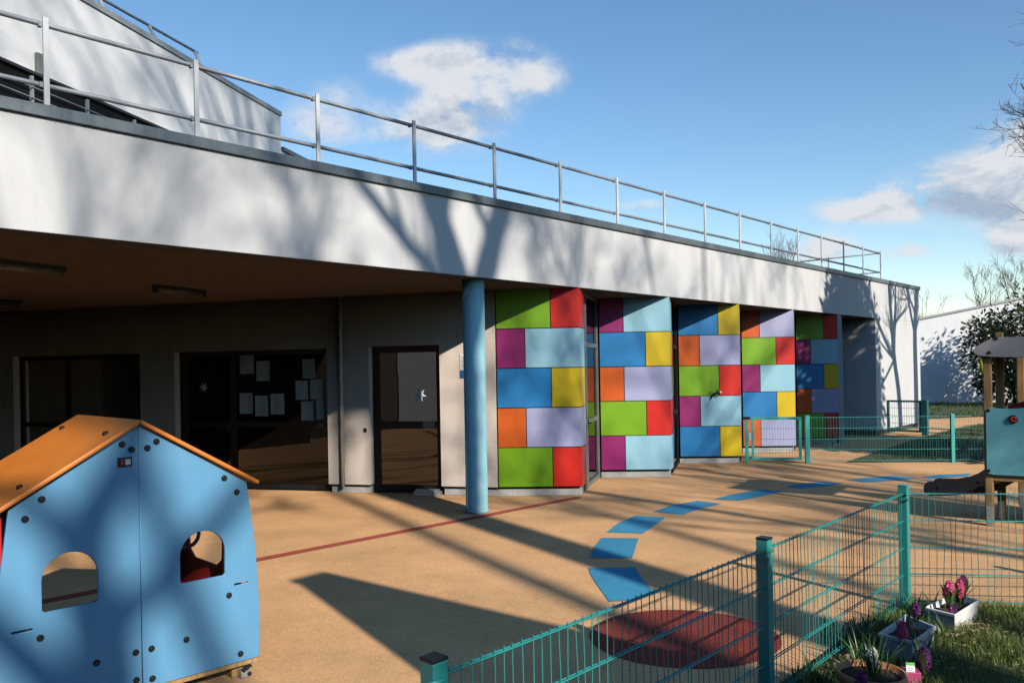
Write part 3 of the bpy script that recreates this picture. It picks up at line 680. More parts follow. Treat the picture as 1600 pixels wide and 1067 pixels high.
# timber sill and feet
MB(HF).box((-bot_r[0]+0.02, -0.02, 0.075), (bot_r[0]-0.015, 0.06, 0.099)).build('base_rail', M['wood'], H, 0.003)
MB(HF).box((-bot_r[0]+0.02, HD-0.06, 0.075), (bot_r[0]-0.015, HD+0.02, 0.099)).build('base_rail', M['wood'], H, 0.003)
for sx_ in (1, -1):
    for yv in (0.03, HD-0.09):
        ft = MB(HF).box((sx_*(bot_r[0]-0.13)-0.035, yv, 0.0), (sx_*(bot_r[0]-0.13)+0.035, yv+0.07, 0.0745)).build('foot', M['wood'], H, 0.003)
        br = MB(HF).box((sx_*(bot_r[0]-0.13)-0.03+0.03, yv-0.055, 0.0), (sx_*(bot_r[0]-0.13)+0.06, yv-0.001, 0.045)); br.build('bracket', M['metalgrey'], ft, 0.004)
        for dx, dz in ((0.015, 0.05), (0.035, 0.058), (0.05, 0.02)):
            bm = MB(HF @ Matrix.Translation((sx_*(bot_r[0]-0.13)+dx, yv-0.056, dz)) @ Matrix.Rotation(R(90), 4, 'X'))
            bm.lathe([(0.013, 0), (0.012, 0.008), (0.005, 0.012)], 10); bm.build('bolt_cap', M['blackplastic'], ft)

# ================================================================== FRONT FENCE
rnd = random.Random(4)
def wire_panel(a, b, name, parent, m, h0=0.03, zs=(0.045, 0.245, 0.445, 0.645, 0.845), top=0.860, step=0.05, rv=0.0025, rh_=0.0037, jit=0.004, twin=True, n=5):
    d = b-a; L_ = d.length; fr = frame3(a, d); w = MB(fr)
    for z in zs:
        for yy in ((-0.008, 0.008) if twin else (0,)): w.tube([(0.0, yy, z), (L_, yy, z)], rh_, n, False)
    k = 0; x = 0.03
    while x < L_-0.01:
        j0 = rnd.uniform(-jit, jit); j1 = rnd.uniform(-jit, jit); jm = rnd.uniform(-jit, jit)*1.6
        w.tube([(x+j0, 0, h0), (x+jm, rnd.uniform(-jit, jit), (h0+top)/2), (x+j1, 0, top)], rv, n, False); x += step
    return w.build(name, m, parent)
def fpost(p, parent, top=0.90, w=0.032, d=None, m='teal', cap=True):
    fr = frame3(p, d or dr); o = MB(fr).box((-w, -w, -0.02), (w, w, top)).build('post', M[m], parent, 0.004)
    if cap: MB(fr).box((-w-0.002, -w-0.002, top), (w+0.002, w+0.002, top+0.012)).build('post_cap', M['blackplastic'] if cap == 'black' else M[m], o, 0.004)
    return o
fd = (P3-P1).normalized()
FF = empty('garden_fence', P2, 'teal welded mesh fence in front of the flower bed, turning a corner', 'fence')
for q, c in ((P1, 'black'), (P2, 'black'), (P3, True), (P4, True)):
    po = fpost(q, FF, 0.90, 0.032, fd, 'teal', c)
    k = MB(frame3(q, fd)); k.box((-0.05, -0.045, 0.80), (-0.033, 0.02, 0.815)); k.tube([(-0.055, -0.03, 0.845), (0.0, -0.045, 0.845)], 0.008, 6)
    k.build('clip', M['teal'], po)
off = fd*0.04
wire_panel(P1+off, P2-off, 'mesh_panel', FF, M['teal'], jit=0.008)
wire_panel(P2+off, P3-off, 'mesh_panel', FF, M['teal'], jit=0.006)
d4 = (P4-P3).normalized()
wire_panel(P3+d4*0.04, P4-d4*0.04, 'mesh_panel', FF, M['teal'], jit=0.008)

# ================================================================== FAR FENCE AND GATES
GT = empty('entrance_gate', (FL+FM)/2, 'small teal swing gate standing against the fourth colourful bay', 'gate')
gd = (FM-FL).normalized(); gl_ = (FM-FL).length; gf = frame3(FL, gd)
def rect_frame(b, x0, x1, z0, z1, w, t):
    b.box((x0, -t, z0), (x1, t, z0+w)); b.box((x0, -t, z1-w), (x1, t, z1)); b.box((x0, -t+0.001, z0+w), (x0+w, t-0.001, z1-w)); b.box((x1-w, -t+0.001, z0+w), (x1, t-0.001, z1-w))
MB(gf).box((-0.03, -0.035, 0), (0.04, 0.035, 0.83)).build('gate_post', M['teal_lit'], GT, 0.004)
b = MB(gf); rect_frame(b, 0.09, gl_-0.10, 0.05, 0.86, 0.05, 0.022); b.build('gate_frame', M['teal_lit'], GT, 0.004)
wire_panel(FL+gd*0.14, FM-gd*0.15, 'gate_mesh', GT, M['teal_lit'], 0.10, (0.24, 0.44, 0.64), 0.81, 0.05, 0.0022, 0.003, 0.002)
MB(gf).box((-0.06, -0.045, 0.82), (0.07, 0.03, 0.865)).build('latch', M['blackplastic'], GT, 0.005)
MB(gf).box((0.045, -0.03, 0.42), (0.088, 0.02, 0.56)).build('lock_box', M['alu'], GT, 0.004)
NF = empty('mesh_fence', FM+far_dir*2, 'low teal mesh fence crossing behind the play tower, right of small gate', 'fence')
fpost(FM, NF, 0.875, 0.042, far_dir, 'teal_lit'); fpost(FR_, NF, 0.875, 0.032, far_dir, 'teal_lit'); fpost(FR_+far_dir*2.4, NF, 0.875, 0.032, far_dir, 'teal_lit'); fpost(FE, NF, 0.875, 0.032, far_dir, 'teal_lit')
for a, b_ in ((FM, FR_), (FR_, FR_+far_dir*2.4), (FR_+far_dir*2.4, FE)):
    wire_panel(a+far_dir*0.05, b_-far_dir*0.04, 'mesh_panel', NF, M['teal_lit'], jit=0.004, rv=0.0019, rh_=0.003)
ga, gb = G(1381, 677), G(1446, 680); g2d = (gb-ga).normalized(); g2l = (gb-ga).length
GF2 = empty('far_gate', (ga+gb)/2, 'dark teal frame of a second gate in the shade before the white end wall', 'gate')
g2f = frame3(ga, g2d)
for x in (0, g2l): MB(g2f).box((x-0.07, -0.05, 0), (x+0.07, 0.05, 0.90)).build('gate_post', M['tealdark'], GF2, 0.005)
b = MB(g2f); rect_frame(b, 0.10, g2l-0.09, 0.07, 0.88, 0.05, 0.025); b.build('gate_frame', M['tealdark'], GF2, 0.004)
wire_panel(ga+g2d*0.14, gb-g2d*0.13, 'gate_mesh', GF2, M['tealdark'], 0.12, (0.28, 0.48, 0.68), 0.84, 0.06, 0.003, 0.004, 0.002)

# ================================================================== PLAY TOWER WITH SLIDE
TW1 = G(1547, 820); TW2 = G(1566, 811); TW3 = G(1598, 793)
tu = Vector((0.82, -0.57, 0)).normalized(); tv = Vector((-tu.y, tu.x, 0))
T = empty('play_tower', TW1+tu*0.5+tv*0.4, 'toddler play tower of timber posts with turquoise panel, grey roof and slide', 'play tower')
TF = frame3(TW1, tu, tv); TFi = TF.inverted()
def txz(x, y, off=0.0):
    p = TFi @ PL(x, y, TW1+tv*off, tv); return (p.x, p.z)
TW4 = TW1+tu*1.15
for q, h in ((TW1, 1.98), (TW2, 2.16), (TW3, 1.98), (TW4, 1.98), (TW4+tv*0.9, 1.98)):
    ft = MB(frame3(q, tu)); ft.box((-0.042, -0.042, 0.03), (0.042, 0.042, h)); po = ft.build('post', M['wood'], T, 0.012)
    bk = MB(frame3(q, tu)).box((-0.03, -0.052, 0.0), (0.03, -0.043, 0.22)); bk.box((-0.028, -0.05, 0.0), (0.028, 0.05, 0.028)); bk.build('post_shoe', M['metalgrey'], po)
l0, zt = txz(1540, 637, -0.06); _, zb_ = txz(1543, 741, -0.06)
rr = 0.05; pw = 1.28
ol = [(l0+rr, zb_), (l0+pw-rr, zb_), (l0+pw, zb_+rr), (l0+pw, zt-rr), (l0+pw-rr, zt), (l0+pw*0.55, zt+0.035), (l0+0.22, zt-0.012), (l0+rr, zt), (l0+0.012, zt-0.015), (l0, zt-rr), (l0, zb_+rr), (l0+0.012, zb_+0.015)]
TP = plate('front_panel', [ol], 0.02, TF @ Matrix.Translation((0, -0.062, 0)), M['turq'], T, 0.003)
def tcap(x, y, r, m, name, par=TP, off=-0.073):
    px, pz_ = txz(x, y, off); bm = MB(TF @ Matrix.Translation((px, off, pz_)) @ Matrix.Rotation(R(90), 4, 'X'))
    bm.lathe([(r, 0), (r, 0.012), (r*0.75, 0.02), (r*0.3, 0.023)], 18); return bm.build(name, m, par)
tcap(1544.5, 641, 0.017, M['blackplastic'], 'bolt_cap'); tcap(1545, 735, 0.017, M['blackplastic'], 'bolt_cap')
kb = tcap(1583, 655, 0.046, M['blackplastic'], 'knob_ring')
bx, bz = txz(1583, 655, -0.09)
for k in range(6):
    bm = MB(TF @ Matrix.Translation((bx+0.022*math.cos(k*math.pi/3), -0.094, bz+0.022*math.sin(k*math.pi/3))) @ Matrix.Rotation(R(90), 4, 'X'))
    bm.lathe([(0.014, 0), (0.011, 0.007), (0.004, 0.009)], 10); bm.build('red_button', M['housered'], kb)
# platform
MB(TF).box((-0.04, -0.04, 0.50), (1.19, 0.95, 0.55)).build('platform', M['wood'], T, 0.004)
# red rear panel
plate('rear_panel', [[(0.15, 0.56), (1.15, 0.56), (1.15, 1.30), (0.9, 1.38), (0.65, 1.40), (0.4, 1.38), (0.15, 1.30)]], 0.02, TF @ Matrix.Translation((0, 0.80, 0)), M['housered'], T, 0.003)
# curved grey roof: thick curved sheet that bends down at its left end
def zz5(pts): return [(1420+x/5.93, 500+y/5.93) for x, y in pts]
top = [txz(x, y, -0.08) for x, y in zz5([(598,285),(612,262),(640,236),(700,202),(750,180),(790,168),(850,161),(900,158),(1000,156),(1067,155)])]
low = [txz(x, y, -0.08) for x, y in zz5([(1067,345),(1000,345),(880,345),(760,341),(720,338),(640,330),(605,308)])]
x_end = 1.35
top2 = top+[(0.75, top[-1][1]+0.01), (1.0, top[-3][1]), (1.2, top[4][1]), (x_end, top[1][1])]
low2 = [(x_end, low[-1][1]), (1.1, low[0][1]), (0.6, low[0][1])]+low
o_ = plate('roof_side', [[*low2[::1], *top2]], 0.022, TF @ Matrix.Translation((0, -0.085, 0)), M['greyboard'], T, 0.003)
plate('roof_side', [[*low2[::1], *top2]], 0.022, TF @ Matrix.Translation((0, 0.85, 0)), M['greyboard'], T, 0.003)
b = MB(TF); 
for yv in (-0.073, 0.838):
    pass
ia = [b.p((x, -0.073, z-0.03)) for x, z in top2]; ib_ = [b.p((x, 0.838, z-0.03)) for x, z in top2]
for k in range(len(top2)-1): b.face((ia[k], ia[k+1], ib_[k+1], ib_[k]))
ro = b.build('roof_sheet', M['greyboard'], T); md = ro.modifiers.new('t', 'SOLIDIFY'); md.thickness = 0.02
for (x, y) in zz5([(747, 300), (812, 170)]): 
    px, pz_ = txz(x, y, -0.097); bm = MB(TF @ Matrix.Translation((px, -0.097, pz_)) @ Matrix.Rotation(R(90), 4, 'X')); bm.lathe([(0.018, 0), (0.017, 0.008), (0.006, 0.014)], 12); bm.build('bolt_cap', M['blackplastic'], o_)
# lime leaf seen edge on at the left
LFr = TF @ Matrix.Translation((-0.06, -0.07, 0)) @ Matrix.Rotation(R(68), 4, 'Z')
zt_ = txz(1535, 552)[1]; zb_2 = txz(1538, 585)[1]
plate('lime_leaf', [[(0, zt_), (0.06, zt_-0.03), (0.13, zt_-0.10), (0.12, zb_2+0.05), (0.07, zb_2), (0.03, zb_2+0.03), (0.0, zt_-0.12)]], 0.018, LFr, M['lime'], T, 0.003)
# slide
s1_ = Vector((5.10, 9.75, 0)); s0_ = Vector((TW1.x-0.02, TW1.y+0.03, 0)); sd = (s0_-s1_).normalized(); sn = Vector((-sd.y, sd.x, 0))
if sn.x < 0: sn = -sn
SF = frame3(s1_, sd, sn); SFi = SF.inverted()
def zz6(pts): return [(1420+x/5.93, 680+y/5.93) for x, y in pts]
sp_ = []
for x, y in zz6([(140,500),(148,460),(165,436),(195,424),(232,424),(248,404),(275,397),(340,399),(450,400),(560,384),(650,350),(700,318),(735,300),(760,390),(690,450),(560,520),(470,552),(300,560),(200,556),(155,540)]):
    p = SFi @ PL(x, y, s1_, sn); sp_.append((p.x, max(p.z, 0.02)))
for k, yv in enumerate((0.0, 0.42)):
    plate('slide_side', [sp_[::-1]], 0.022, SF @ Matrix.Translation((0, yv, 0)), M['slide'], T, 0.003)
b = MB(SF)
ct = sp_[6:13]; zmin = [(x, z-0.10) for x, z in ct]
ia = [b.p((x, 0.012, z)) for x, z in zmin]; ib_ = [b.p((x, 0.408, z)) for x, z in zmin]
for k in range(len(zmin)-1): b.face((ia[k], ia[k+1], ib_[k+1], ib_[k]), True)
ch = b.build('slide_chute', M['steel'], T); md = ch.modifiers.new('t', 'SOLIDIFY'); md.thickness = 0.006
for (x, y) in zz6([(270, 486), (645, 437)]):
    p = SFi @ PL(x, y, s1_, sn); bm = MB(SF @ Matrix.Translation((p.x, -0.012, p.z)) @ Matrix.Rotation(R(90), 4, 'X')); bm.lathe([(0.017, 0), (0.016, 0.008), (0.006, 0.013)], 12); bm.build('bolt_cap', M['blackplastic'], T)

# ================================================================== FLOWER BED
def trough(name, rim, z, base_in, m, label, depth=0.15):
    c4 = [G(x, y, z) for x, y in rim]; c = sum(c4, Vector())/4; c.z = 0
    o = empty(name, c, label, 'planter')
    b = MB(); out = [Vector((q.x, q.y, z)) for q in c4]; cc = Vector((c.x, c.y, z))
    inn = [q+(cc-q).normalized()*0.022 for q in out]; lipo = [Vector((q.x, q.y, z-0.022)) for q in out]
    lipi = [q+(cc-q).normalized()*0.014-Vector((0, 0, 0.022)) for q in out]
    bot = [Vector((q.x+(c.x-q.x)*base_in, q.y+(c.y-q.y)*base_in, z-depth)) for q in out]
    ind = [Vector((q.x+(c.x-q.x)*0.10, q.y+(c.y-q.y)*0.10, z-0.05)) for q in inn]
    rings = [bot, lipi, lipo, out, inn, ind]
    ix = [[b.p(q) for q in r_] for r_ in rings]
    for k in range(len(ix)-1):
        for j in range(4): b.face((ix[k][j], ix[k][(j+1) % 4], ix[k+1][(j+1) % 4], ix[k+1][j]))
    b.face(ix[0][::-1])
    b.build('trough', m, o, 0.004)
    sb = MB(); n = 10
    g = [[None]*(n+1) for _ in range(n+1)]
    rs = random.Random(9)
    for i in range(n+1):
        for j in range(n+1):
            u, v = i/n, j/n
            q = (ind[0]*(1-u)+ind[1]*u)*(1-v)+(ind[3]*(1-u)+ind[2]*u)*v
            g[i][j] = sb.p(q+Vector((0, 0, rs.uniform(0, 0.018)+0.004)))
    for i in range(n):
        for j in range(n): sb.face((g[i][j], g[i+1][j], g[i+1][j+1], g[i][j+1]))
    sb.build('soil', M['soil'], o)
    return o, c
trough('planter_trough', [(1443, 948), (1492, 960), (1531, 936), (1490, 926)], 0.135, 0.13, M['planter'], 'white plastic flower trough with pink hyacinths, farther of the two by the fence corner')
trough('planter_trough', [(1371, 989), (1426, 1002), (1463, 977.5), (1415, 959)], 0.14, 0.13, M['planter2'], 'grey plastic flower trough in the shade, nearer of the two troughs')

def blade(b, p, d, L_, w, droop, seg=5, twist=0.0):
    """strap leaf: rises from p, leans along d, droops"""
    d = Vector((d[0], d[1], 0)); 
    if d.length < 1e-6: d = Vector((1, 0, 0))
    d.normalize(); sd_ = Vector((-d.y, d.x, 0)); L0 = []; R0 = []; q = Vector(p); ang = R(82)-droop*0.15
    for k in range(seg+1):
        f = k/seg; ww = w*(0.65+0.7*f if f < 0.4 else (0.93 if f < 0.6 else max(0.02, 0.93*(1-f)/0.4)))
        s_ = sd_*math.cos(twist*f)+Vector((0, 0, 1))*math.sin(twist*f)*0.5
        L0.append(b.p(q-s_*ww*0.5)); R0.append(b.p(q+s_*ww*0.5))
        q = q+(d*math.cos(ang)+Vector((0, 0, 1))*math.sin(ang))*(L_/seg); ang -= droop/seg
    for k in range(seg): b.face((L0[k], R0[k], R0[k+1], L0[k+1]), True)
def floret(b, c, n_, r, rs):
    n_ = n_.normalized(); a = n_.cross(Vector((0.3, 0.2, 0.9)));
    if a.length < 0.05: a = n_.cross(Vector((1, 0, 0)))
    a.normalize(); t = n_.cross(a); ph = rs.uniform(0, 6.28)
    c1 = c-n_*r*0.3
    for k in range(6):
        th_ = ph+k*math.pi/3; e = a*math.cos(th_)+t*math.sin(th_); s_ = n_.cross(e)
        i0 = b.p(c1); i1 = b.p(c1+e*r*0.5+n_*r*0.40-s_*r*0.2); i2 = b.p(c1+e*r*1.0+n_*r*rs.uniform(0.05, 0.4)); i3 = b.p(c1+e*r*0.5+n_*r*0.40+s_*r*0.2)
        b.face((i0, i1, i2, i3), True)
def hyacinth(base, zc, hh, rad_, m, label, seed, leaves=6, leafL=0.17, lean=(0, 0)):
    rs = random.Random(seed); base = Vector(base)
    o = empty('hyacinth', base, label, 'flower', 'hyacinths by the fence')
    ctr = Vector((base.x+lean[0], base.y+lean[1], zc))
    b = MB(); b.tube([base, (base+ctr)/2, ctr+Vector((0, 0, hh*0.4))], 0.007, 6); b.build('stem', M['strap'], o)
    b = MB(); n = 62
    for k in range(n):
        f = (k+0.5)/n; z = -hh/2+hh*f; rr_2 = rad_*math.sqrt(max(0.06, 1-(2*f-0.95)**2*0.85)); t = k*2.39996
        nrm = Vector((math.cos(t), math.sin(t), 0.9*(f-0.35)))
        floret(b, ctr+Vector((rr_2*0.72*math.cos(t), rr_2*0.72*math.sin(t), z)), nrm, 0.021*rs.uniform(0.8, 1.3), rs)
    b.build('flower_head', m, o)
    b = MB()
    for k in range(leaves):
        t = rs.uniform(0, 6.28); blade(b, base+Vector((0.012*math.cos(t), 0.012*math.sin(t), 0)), (math.cos(t), math.sin(t)), leafL*rs.uniform(0.8, 1.25), 0.022, rs.uniform(0.2, 1.0))
    b.build('leaf_tuft', M['strap'], o)
def at(px, py, z): return G(px, py, z)
def hy(px, py, pxh, pxw, depth_pt, m, label, seed, basez, **k):
    # depth from the point it is planted in
    d = depth_pt.y; s_ = d/F; c_ = Vector((0, 0, EYE))+ray(px, py)*d
    hyacinth((c_.x, c_.y, basez), c_.z, pxh*s_, pxw*s_*0.5, m, label, seed, **k)
t1 = G(1484, 944, 0.15); t2 = G(1416, 983, 0.15)
hy(1482.5, 921, 25, 17, t1, M['pink'], 'pink hyacinth, left of the two in the white trough', 1, 0.135, leaves=9)
hy(1499.5, 918, 25, 15, t1+Vector((0, .03, 0)), M['pink'], 'pink hyacinth, right of the two in the white trough', 2, 0.135, leaves=8)
hy(1505, 911, 20, 15, t1+Vector((0, .18, 0)), M['purple'], 'dark purple hyacinth behind the pink pair in the white trough', 3, 0.135)
hy(1489, 953, 10, 12, t1-Vector((0, .06, 0)), M['purple'], 'low purple hyacinth bud in the front of the white trough', 4, 0.125, leaves=4, leafL=0.1)
hy(1410, 989, 37, 21, t2-Vector((0, 0.12, 0)), M['pink'], 'tall bright pink hyacinth leaning over the edge of the grey trough', 5, 0.135, leaves=6)
hy(1431, 952, 16, 13, t2+Vector((0, 0.2, 0)), M['purple'], 'faded mauve hyacinth at the rear of the grey trough', 6, 0.135, leaves=7)
gpt = G(1445, 1062, 0.0)
hy(1444, 1030, 34, 28, gpt, M['purple'], 'big dark purple hyacinth in the grass in front of the grey trough', 7, 0.0, leaves=7, leafL=0.26)
# terracotta pot
pc = G(1361, 1047, 0.20); pr_ = 52*pc.y/F
PT = empty('flower_pot', (pc.x, pc.y, 0), 'round terracotta pot with a white hyacinth, cut by the lower edge', 'flower pot')
MB().lathe([(pr_*0.68, 0.0), (pr_*0.92, 0.145), (pr_*0.93, 0.15), (pr_*1.0, 0.152), (pr_*1.0, 0.197), (pr_*0.97, 0.20), (pr_*0.91, 0.197), (pr_*0.88, 0.165)], 40, (pc.x, pc.y, 0)).build('pot', M['terracotta'], PT)
b = MB(); b.lathe([(pr_*0.2, 0.172), (pr_*0.875, 0.168), (pr_*0.875, 0.160)], 24, (pc.x, pc.y, 0)); b.build('soil', M['soil'], PT)
hy(1363, 1030, 33, 24, pc, M['white'], 'white hyacinth standing in the terracotta pot', 8, 0.17, leaves=9, leafL=0.16)
hy(1347, 1063, 20, 26, pc-Vector((0, 0.12, 0)), M['purple'], 'purple hyacinth in the front of the terracotta pot', 9, 0.165, leaves=3, leafL=0.09)
rs = random.Random(21); b = MB()
for k in range(60):
    t = rs.uniform(0, 6.28); r_ = rs.uniform(0, pr_*0.8)
    blade(b, (pc.x+r_*math.cos(t), pc.y+r_*math.sin(t), 0.17), (math.cos(t+rs.uniform(-1, 1)), math.sin(t)), rs.uniform(0.12, 0.26), rs.uniform(0.004, 0.008), rs.uniform(0.2, 1.5))
tag(b.build('crocus_tuft', M['strap']), 'tuft of thin grassy leaves filling the terracotta pot', 'plant')
# pink nursery pot with tag
pk = G(1423, 1058, 0.03); PK = empty('nursery_pot', (pk.x, pk.y, 0), 'small pink plastic pot with a white and green plant tag', 'flower pot')
MB(frame3((pk.x, pk.y, 0), (0.97, -0.2))).prism([(-0.045, -0.045), (0.045, -0.045), (0.045, 0.045), (-0.045, 0.045)], 0.0, 0.075).build('pot', M['pinkpot'], PK, 0.004)
tp = frame3((pk.x-0.02, pk.y-0.052, 0), (0.97, -0.2)) @ Matrix.Rotation(R(-14), 4, 'X')
tg = MB(tp).box((-0.022, 0, 0.055), (0.024, 0.002, 0.125)).build('plant_tag', M['tagwhite'], PK)
MB(tp).box((-0.022, -0.0012, 0.112), (0.024, -0.0004, 0.128)).build('tag_band', M['taggreen'], tg)
b = MB()
for k in range(5): b.box((0,0,0),(0,0,0)) if False else None
tl = MB(tp)
for k in range(3): tl.box((-0.012, -0.0012, 0.072+k*0.011), (0.014-0.005*(k % 2), -0.0004, 0.075+k*0.011))
tl.build('tag_lettering', M['greyframe'], tg)

# ---- grass
def inside(p, poly):
    x, y = p; r_ = False; n = len(poly)
    for i in range(n):
        x1, y1 = poly[i][0], poly[i][1]; x2, y2 = poly[(i+1) % n][0], poly[(i+1) % n][1]
        if (y1 > y) != (y2 > y) and x < (x2-x1)*(y-y1)/(y2-y1)+x1: r_ = not r_
    return r_
def grass(name, poly, n, hmin, hmax, w, m, seed, bias=None):
    rs = random.Random(seed); b = MB(); xs = [q[0] for q in poly]; ys = [q[1] for q in poly]; k = 0; tries = 0
    while k < n and tries < n*12:
        tries += 1
        x = rs.uniform(min(xs), max(xs)); y = rs.uniform(min(ys), max(ys))
        if not inside((x, y), poly): continue
        v = math.sin(x*3.1+1.3*math.sin(y*2.3))*math.sin(y*2.7+0.8*math.sin(x*4.1))
        if rs.random() < 0.28+0.35*(-v): continue
        t = rs.uniform(0, 6.28); h = rs.uniform(hmin, hmax)*(1.0+0.45*v); lean = rs.uniform(0.15, 0.9)*h
        d = Vector((math.cos(t), math.sin(t), 0)); s_ = Vector((-d.y, d.x, 0))*w*rs.uniform(0.6, 1.3)*0.5
        p = Vector((x, y, -0.01)); m1 = p+d*lean*0.35+Vector((0, 0, h*0.62)); e = p+d*lean+Vector((0, 0, h))
        i0, i1, i2, i3, i4 = b.p(p-s_), b.p(p+s_), b.p(m1+s_*0.8), b.p(m1-s_*0.8), b.p(e)
        b.face((i0, i1, i2, i3)); b.face((i3, i2, i4)); k += 1
    o = b.build(name, m); o['kind'] = 'stuff'; return o
fdn = Vector((fd.y, -fd.x, 0))
GP = [P1-fdn*0.07+fd*0.1, P2-fdn*0.07, P3-fdn*0.07, P3+d4*3.2, Vector((4.6, 3.2, 0)), Vector((1.0, 2.2, 0))]
grass('grass', [(q.x, q.y) for q in GP], 52000, 0.035, 0.085, 0.0045, M['grass'], 5)
grass('far_grass', [(q.x, q.y) for q in LAWN1], 16000, 0.03, 0.07, 0.012, M['fargrass'], 6)
grass('back_grass', [(q.x, q.y) for q in far2], 14000, 0.05, 0.14, 0.035, M['fargrass'], 7)
# weeds and bulb leaves between the pots and along the fence
rs = random.Random(55); b = MB()
for k in range(46):
    if k < 22: u = rs.uniform(0.55, 1.0); c0 = P1.lerp(P3, u)+fdn*rs.uniform(-0.02, 0.22)
    else: c0 = G(rs.uniform(1290, 1470), rs.uniform(990, 1062))
    for j in range(rs.randint(4, 11)):
        t = rs.uniform(0, 6.28); blade(b, (c0.x+rs.gauss(0, 0.025), c0.y+rs.gauss(0, 0.025), 0), (math.cos(t), math.sin(t)), rs.uniform(0.08, 0.24), rs.uniform(0.006, 0.016), rs.uniform(0.3, 1.6))
o = b.build('weeds', M['strap']); o['kind'] = 'stuff'
# dry leaves
rs = random.Random(31); b = MB()
for k in range(300):
    if rs.random() < 0.6: px, py = rs.gauss(1525, 22), rs.gauss(985, 12)
    elif rs.random() < 0.5: px, py = rs.uniform(1300, 1400), 0; py = 1045-(px-1300)*0.95+rs.gauss(0, 7)
    else: px, py = rs.uniform(1440, 1600), rs.uniform(950, 1060)
    p = G(px, py, 0.02+rs.random()*0.03)
    if not inside((p.x, p.y), [(q.x, q.y) for q in GP]): continue
    t = rs.uniform(0, 6.28); L_ = rs.uniform(0.008, 0.03); d = Vector((math.cos(t), math.sin(t), rs.uniform(-0.4, 0.4))); s_ = Vector((-d.y, d.x, rs.uniform(-0.5, 0.5)))*0.35
    i = [b.p(p-d*L_), b.p(p-s_*L_*1.2+Vector((0, 0, 0.006))), b.p(p+d*L_), b.p(p+s_*L_*1.2+Vector((0, 0, 0.008)))]
    b.face((i[0], i[1], i[2])); b.face((i[0], i[2], i[3]))
o = b.build('dry_leaves', M['deadleaf']); o['kind'] = 'stuff'

rs = random.Random(77); b = MB()
for k in range(260):
    px, py = rs.uniform(250, 1600), 745+310*rs.random()**1.4
    p = G(px, py, 0.004); t = rs.uniform(0, 6.28); L_ = rs.uniform(0.006, 0.022); d = Vector((math.cos(t), math.sin(t), rs.uniform(-0.1, 0.25))); s_ = Vector((-d.y, d.x, rs.uniform(-0.1, 0.3)))*rs.uniform(0.15, 0.45)
    p.z += 0.004
    i = [b.p(p-d*L_), b.p(p-s_*L_), b.p(p+d*L_), b.p(p+s_*L_)]; b.face((i[0], i[1], i[2])); b.face((i[0], i[2], i[3]))
o = b.build('leaf_litter', M['deadleaf']); o['kind'] = 'stuff'

# ================================================================== NEIGHBOUR BUILDING, TREES
nb0 = Vector((0, 0, EYE))+ray(1437, 560)*37.0; nb1 = Vector((0, 0, EYE))+ray(1575, 560)*36.0
nd = (nb1-nb0); nd.z = 0; nd.normalize(); nbf = frame3((nb0.x, nb0.y, 0), nd); nbn = nbf.col[1].to_3d(); nbi = nbf.inverted()
zl_ = (nbi @ PL(1437, 496.5, nb0, nbn)); zr_ = (nbi @ PL(1575, 468.5, nb0, nbn)); sl__ = (zr_.z-zl_.z)/(zr_.x-zl_.x)
NB = empty('neighbour_building', nb0+nd*6, 'plain white rendered building with sloping roofline behind the big evergreen shrub', 'building')
def nbz(x): return zl_.z+sl__*(x-zl_.x)
def nbslab(x0, x1, y0, y1, lo, hi, name, m):
    b = MB(nbf); i = [b.p(q) for q in ((x0,y0,lo(x0)),(x1,y0,lo(x1)),(x1,y1,lo(x1)),(x0,y1,lo(x0)),(x0,y0,hi(x0)),(x1,y0,hi(x1)),(x1,y1,hi(x1)),(x0,y1,hi(x0)))]
    for f in ((3,2,1,0),(4,5,6,7),(0,1,5,4),(1,2,6,5),(2,3,7,6),(3,0,4,7)): b.face([i[k] for k in f])
    return b.build(name, m, NB)
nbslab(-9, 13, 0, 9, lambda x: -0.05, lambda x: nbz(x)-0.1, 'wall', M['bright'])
nbslab(-9.05, 13.05, -0.06, 9.05, lambda x: nbz(x)-0.099, nbz, 'coping', M['zinclight'])

def grow(b, p, d, L_, r, lev, rs, mx, spread=0.6, up=0.25, minr=0.004, count=None, seg=4, kids=(3, 5)):
    if count is not None:
        count[0] += 1
        if count[0] > count[1]: return
    pts = [Vector(p)]; rad = [r]; q = Vector(p); d = Vector(d).normalized()
    for k in range(seg):
        d = (d+Vector((rs.uniform(-1, 1), rs.uniform(-1, 1), rs.uniform(-0.6, 1)))*0.16+Vector((0, 0, up*0.12))).normalized()
        q = q+d*(L_/seg); pts.append(q.copy()); rad.append(max(minr, r*(1-0.62*(k+1)/seg)))
    b.tube(pts, rad, 8 if lev == 0 else (6 if lev == 1 else (4 if lev == 2 else 3)), False)
    if lev >= mx: return
    n = rs.randint(*kids)
    for j in range(n):
        f = rs.uniform(0.25, 0.98); i = min(seg-1, int(f*seg)); g = f*seg-i
        bp_ = pts[i].lerp(pts[i+1], g); rr_ = rad[i]*(1-g)+rad[i+1]*g
        dd = (pts[i+1]-pts[i]).normalized(); a = Vector((rs.uniform(-1, 1), rs.uniform(-1, 1), rs.uniform(-0.35, 0.8)))
        a = (a-dd*a.dot(dd)); 
        if a.length < 0.05: continue
        nd_ = (dd*(1-spread*0.55)+a.normalized()*spread*rs.uniform(0.7, 1.25)).normalized()
        grow(b, bp_, nd_, L_*rs.uniform(0.45, 0.72), max(minr, rr_*rs.uniform(0.5, 0.72)), lev+1, rs, mx, spread, up, minr, count, max(3, seg-(1 if lev else 0)), kids)
